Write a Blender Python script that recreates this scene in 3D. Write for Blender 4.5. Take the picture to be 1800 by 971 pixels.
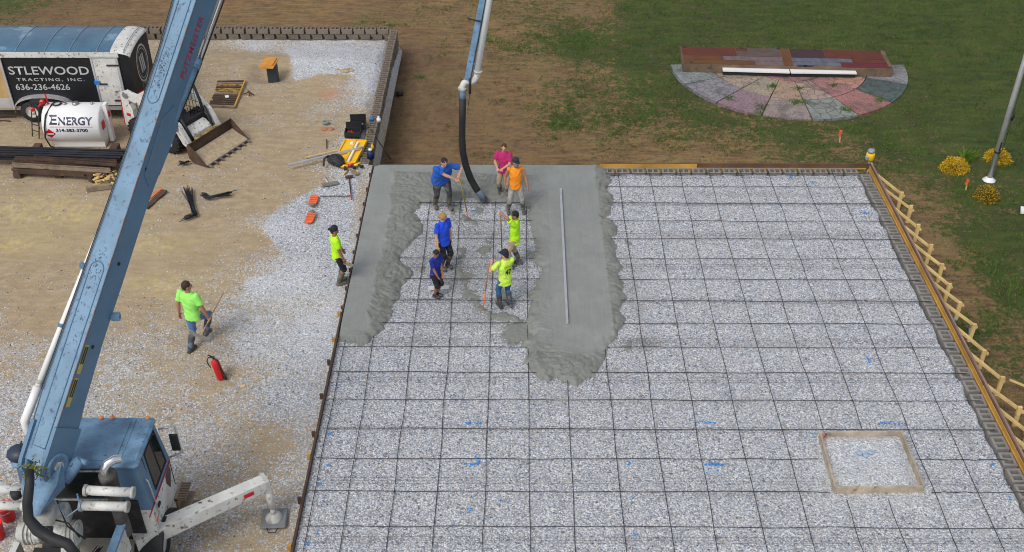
import bpy, math, random
import numpy as np
from mathutils import Vector, Matrix
for o in list(bpy.data.objects): bpy.data.objects.remove(o)
random.seed(7); RNG = np.random.default_rng(7)
SC = bpy.context.scene; COL = SC.collection
# ------------------------------------------------------------------ camera, sky, sun, exposure
F = 1921.4; PITCH = math.radians(36.053); YAW = math.radians(-.1756)
CAM = np.array([-3.03585, -27.25137, 16.60985])
cp_, sp_, cy_, sy_ = math.cos(PITCH), math.sin(PITCH), math.cos(YAW), math.sin(YAW)
FW = np.array([sy_*cp_, cy_*cp_, -sp_]); RT = np.array([cy_, -sy_, 0.0]); UP = np.cross(RT, FW)
cd = bpy.data.cameras.new('camera'); cam = bpy.data.objects.new('camera', cd); COL.objects.link(cam)
cd.sensor_width = 36; cd.lens = 36*F/1800; cd.clip_end = 2000; cd.clip_start = .1
cam.matrix_world = Matrix(((RT[0], UP[0], -FW[0], CAM[0]), (RT[1], UP[1], -FW[1], CAM[1]), (RT[2], UP[2], -FW[2], CAM[2]), (0, 0, 0, 1)))
SC.camera = cam
SUN_EL, SUN_AZ = 52, 215          # azimuth the light comes from, clockwise from +Y
wd = bpy.data.worlds.new('World'); SC.world = wd; wd.use_nodes = True
nt = wd.node_tree; nt.nodes.clear()
ou = nt.nodes.new('ShaderNodeOutputWorld'); bg = nt.nodes.new('ShaderNodeBackground')
sk = nt.nodes.new('ShaderNodeTexSky'); sk.sky_type = 'NISHITA'; sk.sun_disc = False
sk.sun_elevation = math.radians(SUN_EL); sk.sun_rotation = math.radians(SUN_AZ); sk.air_density = 1.0; sk.dust_density = 3.0
hs = nt.nodes.new('ShaderNodeHueSaturation'); hs.inputs['Saturation'].default_value = .38
nt.links.new(sk.outputs[0], hs.inputs['Color']); nt.links.new(hs.outputs[0], bg.inputs[0]); nt.links.new(bg.outputs[0], ou.inputs[0])
bg.inputs[1].default_value = .125
sl = bpy.data.lights.new('sun', 'SUN'); so = bpy.data.objects.new('sun', sl); COL.objects.link(so)
sl.energy = 1.1; sl.angle = math.radians(20); sl.color = (1, .96, .9)
_e, _a = math.radians(SUN_EL), math.radians(SUN_AZ)
so.rotation_euler = Vector((math.sin(_a)*math.cos(_e), math.cos(_a)*math.cos(_e), math.sin(_e))).to_track_quat('Z', 'Y').to_euler()
SC.view_settings.view_transform = 'Standard'; SC.view_settings.look = 'None'
SC.cycles.filter_width = 1.05
SC.view_settings.exposure = .25; SC.view_settings.gamma = 1

# ------------------------------------------------------------------ photograph pixel -> world (metres)
def W(x, y, Z=0., ax=2):
    d = FW*F + RT*(x-900) - UP*(y-485.5)
    return CAM + d*((Z-CAM[ax])/d[ax])
def ray(x, y, z):
    return CAM + (FW*F + RT*(x-900) - UP*(y-485.5))*z/F
def gz(x, y):
    t = np.clip((np.asarray(x, float)+6)/13, 0, 1); t = t*t*(3-2*t)
    b = np.clip((np.asarray(y, float)-6)/5, 0, 1)
    return (-1.52+.35*b)*(1-t) + (-1.0)*t
def WG(x, y, dz=0.):
    z = -1.
    for _ in range(12):
        p = W(x, y, z+dz); z = float(gz(p[0], p[1]))
    p[2] = z+dz
    return p
def yard_z(x, y):
    x = np.asarray(x, float); y = np.asarray(y, float)
    a = np.clip((y-8)/3, 0, 1); a = a*a*(3-2*a)
    m = .22*np.exp(-((x+9.4)/1.5)**2-((y-8.2)/1.2)**2)
    pit = -.28*np.exp(-((x+11.45)/.7)**4-((y-7.75)/.8)**4)
    return -.03-.4*a+m+pit
# ------------------------------------------------------------------ numpy noise
def _h(ix, iy, s):
    n = (ix*374761393+iy*668265263+s*1442695041) & 0xffffffff
    n = ((n ^ (n >> 13))*1274126177) & 0xffffffff
    return ((n ^ (n >> 16)) & 0xffff)/65535.
def vn(x, y, s=0):
    x = np.asarray(x, float); y = np.asarray(y, float)
    ix = np.floor(x).astype(np.int64); iy = np.floor(y).astype(np.int64); fx = x-ix; fy = y-iy
    fx = fx*fx*(3-2*fx); fy = fy*fy*(3-2*fy)
    a = _h(ix, iy, s); b = _h(ix+1, iy, s); c = _h(ix, iy+1, s); d = _h(ix+1, iy+1, s)
    return (a*(1-fx)+b*fx)*(1-fy)+(c*(1-fx)+d*fx)*fy
def fbm(x, y, s=0, o=4, g=.5):
    r = 0; a = 1; t = 0
    for k in range(o):
        r = r+a*vn(x, y, s+k*17); t += a; a *= g; x = x*2.03+11.3; y = y*2.03+5.7
    return r/t
def sdf(poly, X, Y):          # signed distance, positive inside
    P = np.asarray(poly, float); d = np.full(X.shape, 1e9); ins = np.zeros(X.shape, bool)
    for i in range(len(P)):
        ax_, ay = P[i-1]; bx, by = P[i]; ex, ey = bx-ax_, by-ay; L = ex*ex+ey*ey+1e-12
        t = np.clip(((X-ax_)*ex+(Y-ay)*ey)/L, 0, 1)
        d = np.minimum(d, (X-ax_-t*ex)**2+(Y-ay-t*ey)**2)
        c = ((ay > Y) != (by > Y)) & (X < ex*(Y-ay)/((ey) if abs(ey) > 1e-12 else 1e-12)+ax_)
        ins ^= c
    d = np.sqrt(d); return np.where(ins, d, -d)
def pxpoly(pts, Z=0.): return [tuple(W(x, y, Z)[:2]) for x, y in pts]
# ------------------------------------------------------------------ objects
def tag(o, label=None, cat=None, group=None, kind=None):
    if label: o['label'] = label
    if cat: o['category'] = cat
    if group: o['group'] = group
    if kind: o['kind'] = kind
    return o
def thing(name, label, cat, loc=(0, 0, 0), rz=0, group=None):
    o = bpy.data.objects.new(name, None); COL.objects.link(o); o.empty_display_size = .2
    o.location = [float(v) for v in loc]; o.rotation_euler[2] = rz
    return tag(o, label, cat, group)
def copy_tree(o, parent=None):
    c = o.copy(); COL.objects.link(c); c.parent = parent
    for k in list(o.children): copy_tree(k, c)
    return c
def V(p): return np.array([float(a) for a in p])
def unit(v):
    v = V(v); return v/(np.linalg.norm(v)+1e-12)
def frame(d):
    d = unit(d); a = np.array([0, 0, 1.]) if abs(d[2]) < .95 else np.array([1., 0, 0])
    u = unit(np.cross(a, d)); return u, np.cross(d, u), d
class MB:
    def __init__(s): s.v = []; s.f = []; s.m = []; s.cur = 0; s.sm = []
    def add(s, vs, fs, smooth=False):
        n = len(s.v); s.v.extend([tuple(float(a) for a in p) for p in vs]); s.f.extend([tuple(i+n for i in f) for f in fs]); s.m.extend([s.cur]*len(fs)); s.sm.extend([smooth]*len(fs)); return s
    def box(s, c, d, rz=0, R=None):
        c = V(c); h = V(d)/2
        P = np.array([[x, y, z] for z in (-1, 1) for y in (-1, 1) for x in (-1, 1)])*h
        if R is not None: P = P @ np.array(R)
        elif rz: P = P @ np.array([[math.cos(rz), math.sin(rz), 0], [-math.sin(rz), math.cos(rz), 0], [0, 0, 1]])
        return s.add(P+c, [(0, 2, 3, 1), (4, 5, 7, 6), (0, 1, 5, 4), (2, 6, 7, 3), (0, 4, 6, 2), (1, 3, 7, 5)])
    def bx(s, x0, x1, y0, y1, z0, z1): return s.box(((x0+x1)/2, (y0+y1)/2, (z0+z1)/2), (abs(x1-x0), abs(y1-y0), abs(z1-z0)))
    def bev(s, c, d, b=.02, rz=0):       # box with chamfered vertical and top edges
        c = V(c); hx, hy, hz = V(d)/2; vs = []
        for z, i in ((-hz, b), (-hz+b, 0), (hz-b, 0), (hz, b)):
            for x, y in ((hx-i, hy-b-i), (hx-b-i, hy-i), (-hx+b+i, hy-i), (-hx+i, hy-b-i), (-hx+i, -hy+b+i), (-hx+b+i, -hy+i), (hx-b-i, -hy+i), (hx-i, -hy+b+i)):
                vs.append((x*math.cos(rz)-y*math.sin(rz)+c[0], x*math.sin(rz)+y*math.cos(rz)+c[1], z+c[2]))
        fs = [tuple(range(7, -1, -1)), tuple(range(24, 32))]
        for k in range(3):
            for i in range(8): j = (i+1) % 8; fs.append((k*8+i, k*8+j, k*8+8+j, k*8+8+i))
        return s.add(vs, fs)
    def bar(s, a, b, w, h, upv=(0, 0, 1)):     # rectangular bar a->b, w across, h along upv
        a, b = V(a), V(b); d = unit(b-a); u = np.cross(d, V(upv))
        if np.linalg.norm(u) < 1e-6: u = np.cross(d, (1, 0, 0.))
        u = unit(u); n = np.cross(u, d); P = []
        for p in (a, b):
            for su, sn in ((-1, -1), (1, -1), (1, 1), (-1, 1)): P.append(p+u*su*w/2+n*sn*h/2)
        return s.add(P, [(3, 2, 1, 0), (4, 5, 6, 7), (0, 1, 5, 4), (1, 2, 6, 5), (2, 3, 7, 6), (3, 0, 4, 7)])
    def tube(s, pts, r, n=8, caps=True, ends=None):
        pts = [V(p) for p in pts]; m = len(pts); rs = r if hasattr(r, '__len__') else [r]*m; vs = []; pu = None
        for i, p in enumerate(pts):
            d = unit(pts[min(i+1, m-1)]-pts[max(i-1, 0)])
            if pu is None: u, v, _ = frame(d)
            else:
                u = pu-d*np.dot(pu, d); u = unit(u); v = np.cross(d, u)
            pu = u
            for k in range(n):
                t = 2*math.pi*k/n; vs.append(p+(u*math.cos(t)+v*math.sin(t))*rs[i])
        fs = []
        for i in range(m-1):
            for k in range(n): j = (k+1) % n; fs.append((i*n+k, i*n+j, (i+1)*n+j, (i+1)*n+k))
        s.add(vs, fs, True)
        if caps:
            b = len(s.v)-len(vs); s.f.append(tuple(b+k for k in range(n-1, -1, -1))); s.f.append(tuple(b+(m-1)*n+k for k in range(n))); s.m += [s.cur]*2; s.sm += [False]*2
        return s
    def cyl(s, a, b, r, r2=None, n=12): return s.tube([a, b], [r, r if r2 is None else r2], n)
    def ell(s, c, r, R=None, nu=12, nv=8):
        c = V(c); r = V(r) if hasattr(r, '__len__') else np.array([r]*3); vs = []; fs = []
        for i in range(nv+1):
            t = math.pi*i/nv
            for k in range(nu): p = 2*math.pi*k/nu; vs.append((math.sin(t)*math.cos(p), math.sin(t)*math.sin(p), math.cos(t)))
        P = np.array(vs)*r
        if R is not None: P = P @ np.array(R)
        for i in range(nv):
            for k in range(nu): j = (k+1) % nu; fs.append((i*nu+k, (i+1)*nu+k, (i+1)*nu+j, i*nu+j))
        return s.add(P+c, fs, True)
    def lathe(s, base, prof, axis=(0, 0, 1), n=16):     # prof: (radius, height)
        u, v, d = frame(axis); base = V(base); vs = []; fs = []
        for r, h in prof:
            for k in range(n): t = 2*math.pi*k/n; vs.append(base+d*h+(u*math.cos(t)+v*math.sin(t))*max(r, 1e-4))
        for i in range(len(prof)-1):
            for k in range(n): j = (k+1) % n; fs.append((i*n+k, i*n+j, (i+1)*n+j, (i+1)*n+k))
        return s.add(vs, fs, True)
    def prism(s, pts, vec):               # planar polygon extruded by vec
        P = [V(p) for p in pts]; n = len(P); q = V(vec); nrm = np.zeros(3)
        for i in range(n): nrm += np.cross(P[i-1], P[i])
        if np.dot(nrm, q) < 0: P = P[::-1]
        return s.add(P+[p+q for p in P], [tuple(range(n-1, -1, -1)), tuple(range(n, 2*n))]+[(i, (i+1) % n, n+(i+1) % n, n+i) for i in range(n)])
    def loft(s, rings, n=14, p=2.3):       # rings: (center, rx, ry, u, v)
        vs = []
        for c, rx, ry, u, v in rings:
            for k in range(n):
                t = 2*math.pi*k/n; a, b = math.cos(t), math.sin(t)
                a = math.copysign(abs(a)**(2/p), a); b = math.copysign(abs(b)**(2/p), b)
                vs.append(V(c)+V(u)*a*rx+V(v)*b*ry)
        m = len(rings); fs = [(i*n+k, i*n+(k+1) % n, (i+1)*n+(k+1) % n, (i+1)*n+k) for i in range(m-1) for k in range(n)]
        fs += [tuple(range(n-1, -1, -1)), tuple((m-1)*n+k for k in range(n))]
        return s.add(vs, fs, True)
    def mesh(s, name, mats, off=(0, 0, 0)):
        me = bpy.data.meshes.new(name); o = V(off)
        me.from_pydata([(a-o[0], b-o[1], c-o[2]) for a, b, c in s.v], [], s.f); me.update()
        for m in (mats if isinstance(mats, (list, tuple)) else [mats]): me.materials.append(m)
        me.polygons.foreach_set('material_index', s.m); me.polygons.foreach_set('use_smooth', s.sm)
        return me
    def build(s, name, mats, parent=None, off=(0, 0, 0), loc=None):
        me = s.mesh(name, mats, off if loc is None else loc)
        o = bpy.data.objects.new(name, me); COL.objects.link(o)
        if parent: o.parent = parent
        if loc is not None: o.location = [float(a) for a in loc]
        return o
def grid_mesh(name, X, Y, Z, mats, attrs=None, keep=None, parent=None):
    ny, nx = X.shape; idx = np.arange(nx*ny).reshape(ny, nx)
    q = np.stack([idx[:-1, :-1], idx[:-1, 1:], idx[1:, 1:], idx[1:, :-1]], -1).reshape(-1, 4)
    co = np.stack([X, Y, Z], -1).reshape(-1, 3)
    if keep is not None:
        k = keep.reshape(-1); q = q[k[q].any(1)]
        used = np.zeros(len(co), bool); used[q.reshape(-1)] = True; mp = np.cumsum(used)-1; q = mp[q]; co = co[used]
        attrs = {n: a.reshape(-1)[used] for n, a in (attrs or {}).items()}
    me = bpy.data.meshes.new(name); me.vertices.add(len(co)); me.vertices.foreach_set('co', co.astype(np.float32).ravel())
    me.loops.add(q.size); me.loops.foreach_set('vertex_index', q.astype(np.int32).ravel())
    me.polygons.add(len(q)); me.polygons.foreach_set('loop_start', np.arange(0, q.size, 4, dtype=np.int32)); me.polygons.foreach_set('loop_total', np.full(len(q), 4, np.int32))
    me.polygons.foreach_set('use_smooth', np.ones(len(q), bool)); me.update(calc_edges=True); me.validate()
    for n, a in (attrs or {}).items():
        at = me.attributes.new(n, 'FLOAT', 'POINT'); at.data.foreach_set('value', a.reshape(-1).astype(np.float32))
    for m in (mats if isinstance(mats, list) else [mats]): me.materials.append(m)
    o = bpy.data.objects.new(name, me); COL.objects.link(o)
    if parent: o.parent = parent
    return o
def remeshed(mb, vox, name, mat_, parent, off=(0, 0, 0), fold=0., seed=0, smooth=2, fsc=9.):
    me = mb.mesh(name, mat_, off); t = bpy.data.objects.new('tmp', me); COL.objects.link(t)
    m = t.modifiers.new('r', 'REMESH'); m.mode = 'VOXEL'; m.voxel_size = vox; m.use_smooth_shade = True
    if smooth: sm = t.modifiers.new('s', 'SMOOTH'); sm.factor = .5; sm.iterations = smooth
    dg = bpy.context.evaluated_depsgraph_get(); me2 = bpy.data.meshes.new_from_object(t.evaluated_get(dg))
    bpy.data.objects.remove(t); me2.name = name
    n = len(me2.vertices)
    if fold and n:
        co = np.empty(n*3); me2.vertices.foreach_get('co', co); co = co.reshape(-1, 3); no = np.empty(n*3); me2.vertices.foreach_get('normal', no); no = no.reshape(-1, 3)
        f = fbm(co[:, 0]*fsc+co[:, 2]*fsc*.6+seed*3.1, co[:, 2]*fsc*.8+co[:, 1]*fsc+seed, seed, 2)-.5
        f = np.abs(f)*2-.25
        co = co-no*(f*fold)[:, None]; me2.vertices.foreach_set('co', co.ravel()); me2.update()
    if not me2.materials: me2.materials.append(mat_)
    o = bpy.data.objects.new(name, me2); COL.objects.link(o); o.parent = parent
    return o
# ------------------------------------------------------------------ materials
def srgb(r, g, b):
    return tuple((c/255/12.92) if c/255 <= .04045 else ((c/255+.055)/1.055)**2.4 for c in (r, g, b))
class NT:
    def __init__(s, name):
        s.m = bpy.data.materials.new(name); s.m.use_nodes = True; s.t = s.m.node_tree; s.b = s.t.nodes['Principled BSDF']; s.L = s.t.links.new
    def n(s, ty, ins=None, **kw):
        x = s.t.nodes.new('ShaderNode'+ty)
        for k, v in kw.items(): setattr(x, k, v)
        for k, v in (ins or {}).items():
            if hasattr(v, 'is_linked') or hasattr(v, 'links'): s.L(v, x.inputs[k])
            else: x.inputs[k].default_value = v
        return x
    def noise(s, co, sc, det=3, rough=.55, dist=0.): return s.n('TexNoise', {'Vector': co, 'Scale': sc, 'Detail': det, 'Roughness': rough, 'Distortion': dist}).outputs['Fac']
    def mr(s, v, a, b, c=0., d=1.): return s.n('MapRange', {'Value': v, 'From Min': a, 'From Max': b, 'To Min': c, 'To Max': d}).outputs[0]
    def mix(s, f, a, b, bt='MIX'):
        x = s.t.nodes.new('ShaderNodeMix'); x.data_type = 'RGBA'; x.blend_type = bt
        for i, v in ((0, f), (6, a), (7, b)):
            if hasattr(v, 'links'): s.L(v, x.inputs[i])
            else: x.inputs[i].default_value = v if i == 0 else (*v[:3], 1)
        return x.outputs[2]
    def ma(s, op, a, b=0.):
        return s.n('Math', {0: a, 1: b}, operation=op).outputs[0]
    def ramp(s, f, stops, interp='LINEAR'):
        x = s.n('ValToRGB', {'Fac': f}); r = x.color_ramp; r.interpolation = interp
        while len(r.elements) > 1: r.elements.remove(r.elements[-1])
        r.elements[0].position = stops[0][0]; r.elements[0].color = (*stops[0][1], 1)
        for p, c in stops[1:]: e = r.elements.new(p); e.color = (*c, 1)
        return x.outputs[0]
    def bump(s, h, st=.5, dist=.02, normal=None):
        b = s.n('Bump', {'Height': h, 'Strength': st, 'Distance': dist})
        if normal is not None: s.L(normal, b.inputs['Normal'])
        return b.outputs[0]
    def fin(s, col=None, rough=None, nrm=None, metal=None):
        for k, v in (('Base Color', col), ('Roughness', rough), ('Normal', nrm), ('Metallic', metal)):
            if v is None: continue
            if hasattr(v, 'links'): s.L(v, s.b.inputs[k])
            else: s.b.inputs[k].default_value = (*v[:3], 1) if k == 'Base Color' else v
        return s.m
    def obj(s): return s.n('TexCoord').outputs['Object']
    def pos(s): return s.n('NewGeometry').outputs['Position']
def mat(name, col, rough=.6, metal=0., var=.15, vsc=4., bump=.15, bsc=60., dirt=None, dsc=6., dth=(.58, .7), bd=.004):
    k = NT(name); co = k.obj(); n1 = k.noise(co, vsc, 4); n2 = k.noise(co, vsc*9, 3)
    dark = tuple(c*(1-var) for c in col); lite = tuple(min(1, c*(1+var)) for c in col)
    c = k.mix(k.mr(n1, .35, .65), dark, lite); c = k.mix(k.mr(n2, .3, .7, 0, .35), c, tuple(x*(1-var*1.3) for x in col))
    if dirt: c = k.mix(k.mr(k.noise(co, dsc, 6, .65), *dth), c, dirt)
    return k.fin(c, k.mr(n1, .3, .7, max(.05, rough-.08), min(1, rough+.1)), k.bump(k.noise(co, bsc, 3), bump, bd) if bump else None, metal)
_mc = {}
def M(name, *a, **k):
    if name not in _mc: _mc[name] = mat(name, *a, **k)
    return _mc[name]

def stones(k, co, sc, seed=0.):
    """pebble colours and heights"""
    w = k.n('VectorMath', {0: co, 1: (seed, seed*1.7, 0)}, operation='ADD').outputs[0]
    v = k.n('TexVoronoi', {'Vector': w, 'Scale': sc, 'Randomness': 1.}, feature='F1')
    sc_ = k.n('SeparateColor', {'Color': v.outputs['Color']}); r = sc_.outputs[0]; k.cell = sc_.outputs[1]
    col = k.ramp(r, [(0, (.08, .09, .12)), (.05, (.19, .23, .30)), (.16, (.36, .41, .49)), (.32, (.53, .57, .63)), (.50, (.67, .70, .74)), (.72, (.79, .80, .83)), (.88, (.54, .45, .33)), (.93, (.9, .9, .92))], 'CONSTANT')
    return col, v.outputs['Distance']
def gravel_mat(name, yard):
    k = NT(name); co = k.pos()
    c1, d1 = stones(k, co, 24.); ce1 = k.cell; c2, d2 = stones(k, co, 44., 4.3); ce2 = k.cell
    big = k.noise(co, .9, 4, .6); mid = k.noise(co, 5., 4, .6)
    g = k.mix(k.mr(k.noise(co, 7., 2), .42, .56), c1, c2)
    gap = k.mr(d1, .38, .66); g = k.mix(k.ma('MULTIPLY', gap, .55), g, (.16, .165, .18))
    g = k.mix(.05, g, (.52, .54, .57)); g = k.mix(k.mr(k.noise(co, 1.7, 5, .65), .38, .66, .18, 0.), g, (.32, .33, .35))
    g = k.mix(k.mr(big, .35, .7, 0., .12), g, (.5, .47, .41))
    g = k.mix(k.mr(k.noise(co, 3.3, 5, .65), .45, .8, 0, .25), g, (.25, .26, .28))
    h = k.ma('SUBTRACT', 1., d1)
    if yard:
        at = k.n('Attribute', attribute_name='gravel').outputs['Fac']
        m = k.ma('ADD', at, k.mr(mid, .25, .75, -.24, .24)); m = k.ma('ADD', m, k.mr(big, .3, .7, -.18, .18))
        m = k.mr(m, .22, 1.02, .03, 1.05)
        cs = k.mix(k.mr(k.noise(co, 7., 2), .42, .56), ce1, ce2)
        m = k.mr(k.ma('SUBTRACT', m, cs), -.06, .06)
        w = k.n('Mapping', {'Vector': co, 'Rotation': (0, 0, .25), 'Scale': (1., 3.6, 1)}).outputs[0]
        tr = k.noise(w, 1.6, 5, .6)
        s = k.mix(k.mr(tr, .35, .68), (.38, .285, .165), (.53, .415, .265))
        s = k.mix(k.mr(mid, .42, .75, 0, .65), s, (.28, .215, .14))
        s = k.mix(k.mr(k.noise(co, 55., 4, .7), .35, .65, 0, .6), s, (.22, .17, .11))
        ye = k.n('Attribute', attribute_name='yellow').outputs['Fac']
        s = k.mix(k.ma('MULTIPLY', ye, k.mr(mid, .4, .7)), s, (.55, .44, .18))
        g = k.mix(k.ma('MULTIPLY', k.ma('SUBTRACT', 1.15, at), .5), g, (.42, .34, .23))
        wh = k.n('Attribute', attribute_name='white').outputs['Fac']
        g = k.mix(k.ma('MULTIPLY', wh, .22), g, (.74, .75, .78))
        rd = k.n('Attribute', attribute_name='red').outputs['Fac']
        c = k.mix(m, s, g)
        c = k.mix(k.ma('MULTIPLY', rd, k.mr(k.noise(co, 14., 3), .4, .6, 0, .8)), c, (.5, .16, .11))
        hh = k.mix(m, (.55, .55, .55), h)
        hh2 = k.ma('ADD', hh, k.ma('MULTIPLY', k.noise(co, 9., 5, .7), .6))
        return k.fin(c, .92, k.bump(hh2, .6, .03))
    wh = k.n('Attribute', attribute_name='white').outputs['Fac']
    g = k.mix(k.ma('MULTIPLY', wh, .22), g, (.74, .75, .78))
    st = k.n('Attribute', attribute_name='slurry').outputs['Fac']
    g = k.mix(k.ma('MULTIPLY', st, k.mr(k.noise(co, 22., 3), .3, .6)), g, (.18, .18, .17))
    return k.fin(g, .9, k.bump(h, .7, .035))
m_slabgravel = gravel_mat('crushed_stone', False); m_yard = gravel_mat('sandy_gravel', True)

def ground_mat():
    k = NT('earth_and_grass'); co = k.pos(); gr = k.n('Attribute', attribute_name='green').outputs['Fac']
    big = k.noise(co, .7, 5, .6); mid = k.noise(co, 3.2, 6, .68); fine = k.noise(co, 26., 4, .7)
    d = k.mix(k.mr(mid, .32, .68), (.09, .046, .022), (.235, .136, .074))
    d = k.mix(k.mr(big, .45, .72, 0, .5), d, (.29, .195, .10))
    d = k.mix(k.mr(k.noise(co, 7., 5, .75), .5, .62, 0, .55), d, (.06, .032, .018))
    d = k.mix(k.mr(fine, .45, .72, 0, .5), d, (.34, .24, .14))
    d = k.mix(k.mr(k.noise(co, 60., 2), .62, .7, 0, .5), d, (.06, .04, .03))
    st = k.n('Attribute', attribute_name='straw').outputs['Fac']
    w2 = k.n('Mapping', {'Vector': co, 'Rotation': (0, 0, .1), 'Scale': (.35, 1.5, 1)}).outputs[0]
    d = k.mix(k.ma('MULTIPLY', st, k.mr(k.noise(w2, 4., 6, .7), .40, .60, 0, .85)), d, (.37, .235, .09))
    g = k.mix(k.mr(mid, .3, .7), (.020, .040, .006), (.062, .108, .010))
    g = k.mix(k.mr(k.noise(w2, 2.3, 5, .6), .42, .68, 0, .8), g, (.10, .15, .018))
    g = k.mix(k.mr(k.noise(co, 2.1, 5, .7), .5, .68, 0, .75), g, (.125, .095, .032))
    g = k.mix(k.mr(k.noise(co, 70., 3), .35, .65, 0, .5), g, (.02, .028, .01))
    m = k.ma('ADD', gr, k.mr(mid, .25, .75, -.42, .42)); m = k.ma('ADD', m, k.mr(k.noise(co, 11., 3), .3, .7, -.2, .2))
    m = k.mr(m, .36, .64)
    c = k.mix(m, d, g)
    hue = k.noise(co, .35, 3); c = k.mix(k.mr(hue, .45, .65, 0, .14), c, (.12, .15, .03))
    c = k.mix(k.mr(k.noise(co, 45., 3, .7), .55, .75, 0, .35), c, (.33, .26, .14))
    h = k.ma('ADD', k.ma('MULTIPLY', mid, 1.4), k.ma('ADD', fine, k.ma('MULTIPLY', k.noise(co, 110., 2), .5)))
    return k.fin(c, .96, k.bump(h, .85, .06))
m_ground = ground_mat()

def concrete_mat():
    k = NT('wet_concrete'); co = k.pos(); ro = k.n('Attribute', attribute_name='rough').outputs['Fac']
    w = k.n('Mapping', {'Vector': co, 'Scale': (6, .35, 1)}).outputs[0]
    n = k.noise(co, 1.2, 5, .6); st = k.noise(w, 3., 4, .6)
    c = k.mix(k.mr(n, .3, .7), (.215, .228, .215), (.27, .285, .27))
    c = k.mix(k.mr(st, .35, .7, 0, .35), c, (.32, .33, .32))
    c = k.mix(k.mr(k.noise(co, 4.5, 5, .7), .45, .7, 0, .45), c, (.19, .20, .19))
    c = k.mix(k.ma('MULTIPLY', ro, .7), c, (.225, .232, .208))
    c = k.mix(k.ma('MULTIPLY', ro, k.mr(k.noise(co, 9., 5, .7), .5, .68, 0, .4)), c, (.16, .165, .145))
    f = k.ma('ADD', k.ma('MULTIPLY', k.noise(co, 38., 4, .7), 1.), k.noise(co, 12., 3, .6))
    hh = k.ma('MULTIPLY', f, k.ma('ADD', ro, .06))
    return k.fin(c, k.mr(ro, 0, 1, .5, .62), k.bump(hh, .7, .035))
m_conc = concrete_mat()
m_block = M('grey_block', (.235, .225, .21), .9, var=.22, vsc=2.3, bump=.5, bsc=90, dirt=(.17, .14, .11), dsc=3)
m_blockd = M('brown_block', (.17, .148, .12), .92, var=.25, vsc=2., bump=.5, bsc=80, dirt=(.13, .105, .08), dsc=2.5)
m_rebar = M('rebar_steel', (.028, .03, .036), .6, .3, var=.4, vsc=5, bump=.3, bsc=200, dirt=(.08, .045, .03), dsc=8)
m_formb = M('rusty_form_board', (.13, .07, .045), .7, var=.3, vsc=1.2, dirt=(.07, .045, .035), dsc=2)
m_formy = M('yellow_form_board', (.50, .29, .06), .7, var=.25, vsc=1., dirt=(.28, .15, .045), dsc=2)
m_pine = M('new_pine', (.74, .53, .22), .75, var=.18, vsc=3, bump=.2, dirt=(.45, .30, .12), dsc=9)
m_blue = M('lit_blue_paint', (.17, .285, .41), .55, var=.14, vsc=2.5, bump=.08, dirt=(.06, .10, .15), dsc=9., dth=(.56, .68))  # paler copy for the boom's upper face, its light put into the colour
m_blued = M('shaded_blue_paint', (.115, .22, .345), .5, var=.12, vsc=1.5, bump=.05, dirt=(.17, .22, .27), dsc=4., dth=(.55, .75))  # same blue made darker, the shade of the boom's sides put into the colour
m_bluew = M('weathered_blue_paint', (.15, .27, .41), .6, var=.26, vsc=3.5, bump=.1, dirt=(.05, .055, .065), dsc=17., dth=(.6, .68))
m_wht = M('dirty_white_paint', (.66, .66, .63), .5, var=.14, vsc=2, bump=.08, dirt=(.15, .085, .055), dsc=9., dth=(.57, .66))
m_whtc = M('clean_white_paint', (.8, .8, .8), .35, var=.03, vsc=2, bump=0)
m_greyw = M('greasy_white_casting', (.50, .50, .47), .55, var=.2, vsc=4, bump=.2, dirt=(.13, .12, .10), dsc=6, dth=(.52, .7))
m_blk = M('black_rubber', (.018, .019, .022), .65, var=.3, vsc=6, bump=.3)
m_dk = M('dark_grime', (.03, .03, .032), .8, var=.4, vsc=5, bump=.4, dirt=(.09, .08, .07), dsc=5)
m_glass = M('dark_window_glass', (.012, .018, .018), .08, var=.2, vsc=2, bump=0)
m_chrome = M('chrome_rod', (.72, .73, .76), .18, .9, var=.05, bump=0)
m_steel = M('bare_steel', (.34, .34, .35), .42, .7, var=.2, bump=.1)
m_alu = M('aluminium', (.62, .64, .67), .38, .6, var=.1, vsc=3, bump=.05)
m_rust = M('rusty_steel', (.085, .05, .035), .85, var=.35, vsc=3, bump=.4, dirt=(.16, .07, .035), dsc=5)
m_rustl = M('worn_light_steel', (.26, .2, .14), .7, var=.3, vsc=3, bump=.3, dirt=(.09, .06, .04), dsc=4)
m_yel = M('yellow_plastic', (.88, .52, .01), .45, var=.08, vsc=3, bump=.05)
m_red = M('red_paint', (.58, .012, .016), .35, var=.12, bump=.03)
m_blackp = M('black_panel', (.004, .006, .010), .55, var=.3, vsc=1, bump=0)
m_lett = M('silver_lettering', (.50, .51, .52), .5, var=.05, bump=0)
m_navy = M('navy_lettering', (.015, .03, .08), .5, var=.05, bump=0)
m_redl = M('red_lettering', (.42, .015, .06), .5, var=.1, bump=0)
m_orange = M('orange_plastic', (.85, .15, .04), .5, var=.1, bump=.05)
m_paintb = M('blue_spray_paint', (.005, .24, .72), .8, var=.15, bump=.3)
m_roofb = M('blue_grey_roof', (.075, .155, .24), .32, var=.2, vsc=.9, bump=.05, dirt=(.19, .29, .38), dsc=.8, dth=(.55, .6))
m_tan = M('tan_wood', (.52, .34, .15), .7, var=.2, vsc=2, bump=.2)
m_woodh = M('ash_handle', (.48, .30, .14), .6, var=.2, vsc=6, bump=.1)
m_cementy = M('cement_coated', (.2, .19, .17), .9, var=.25, vsc=9, bump=.4)

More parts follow.
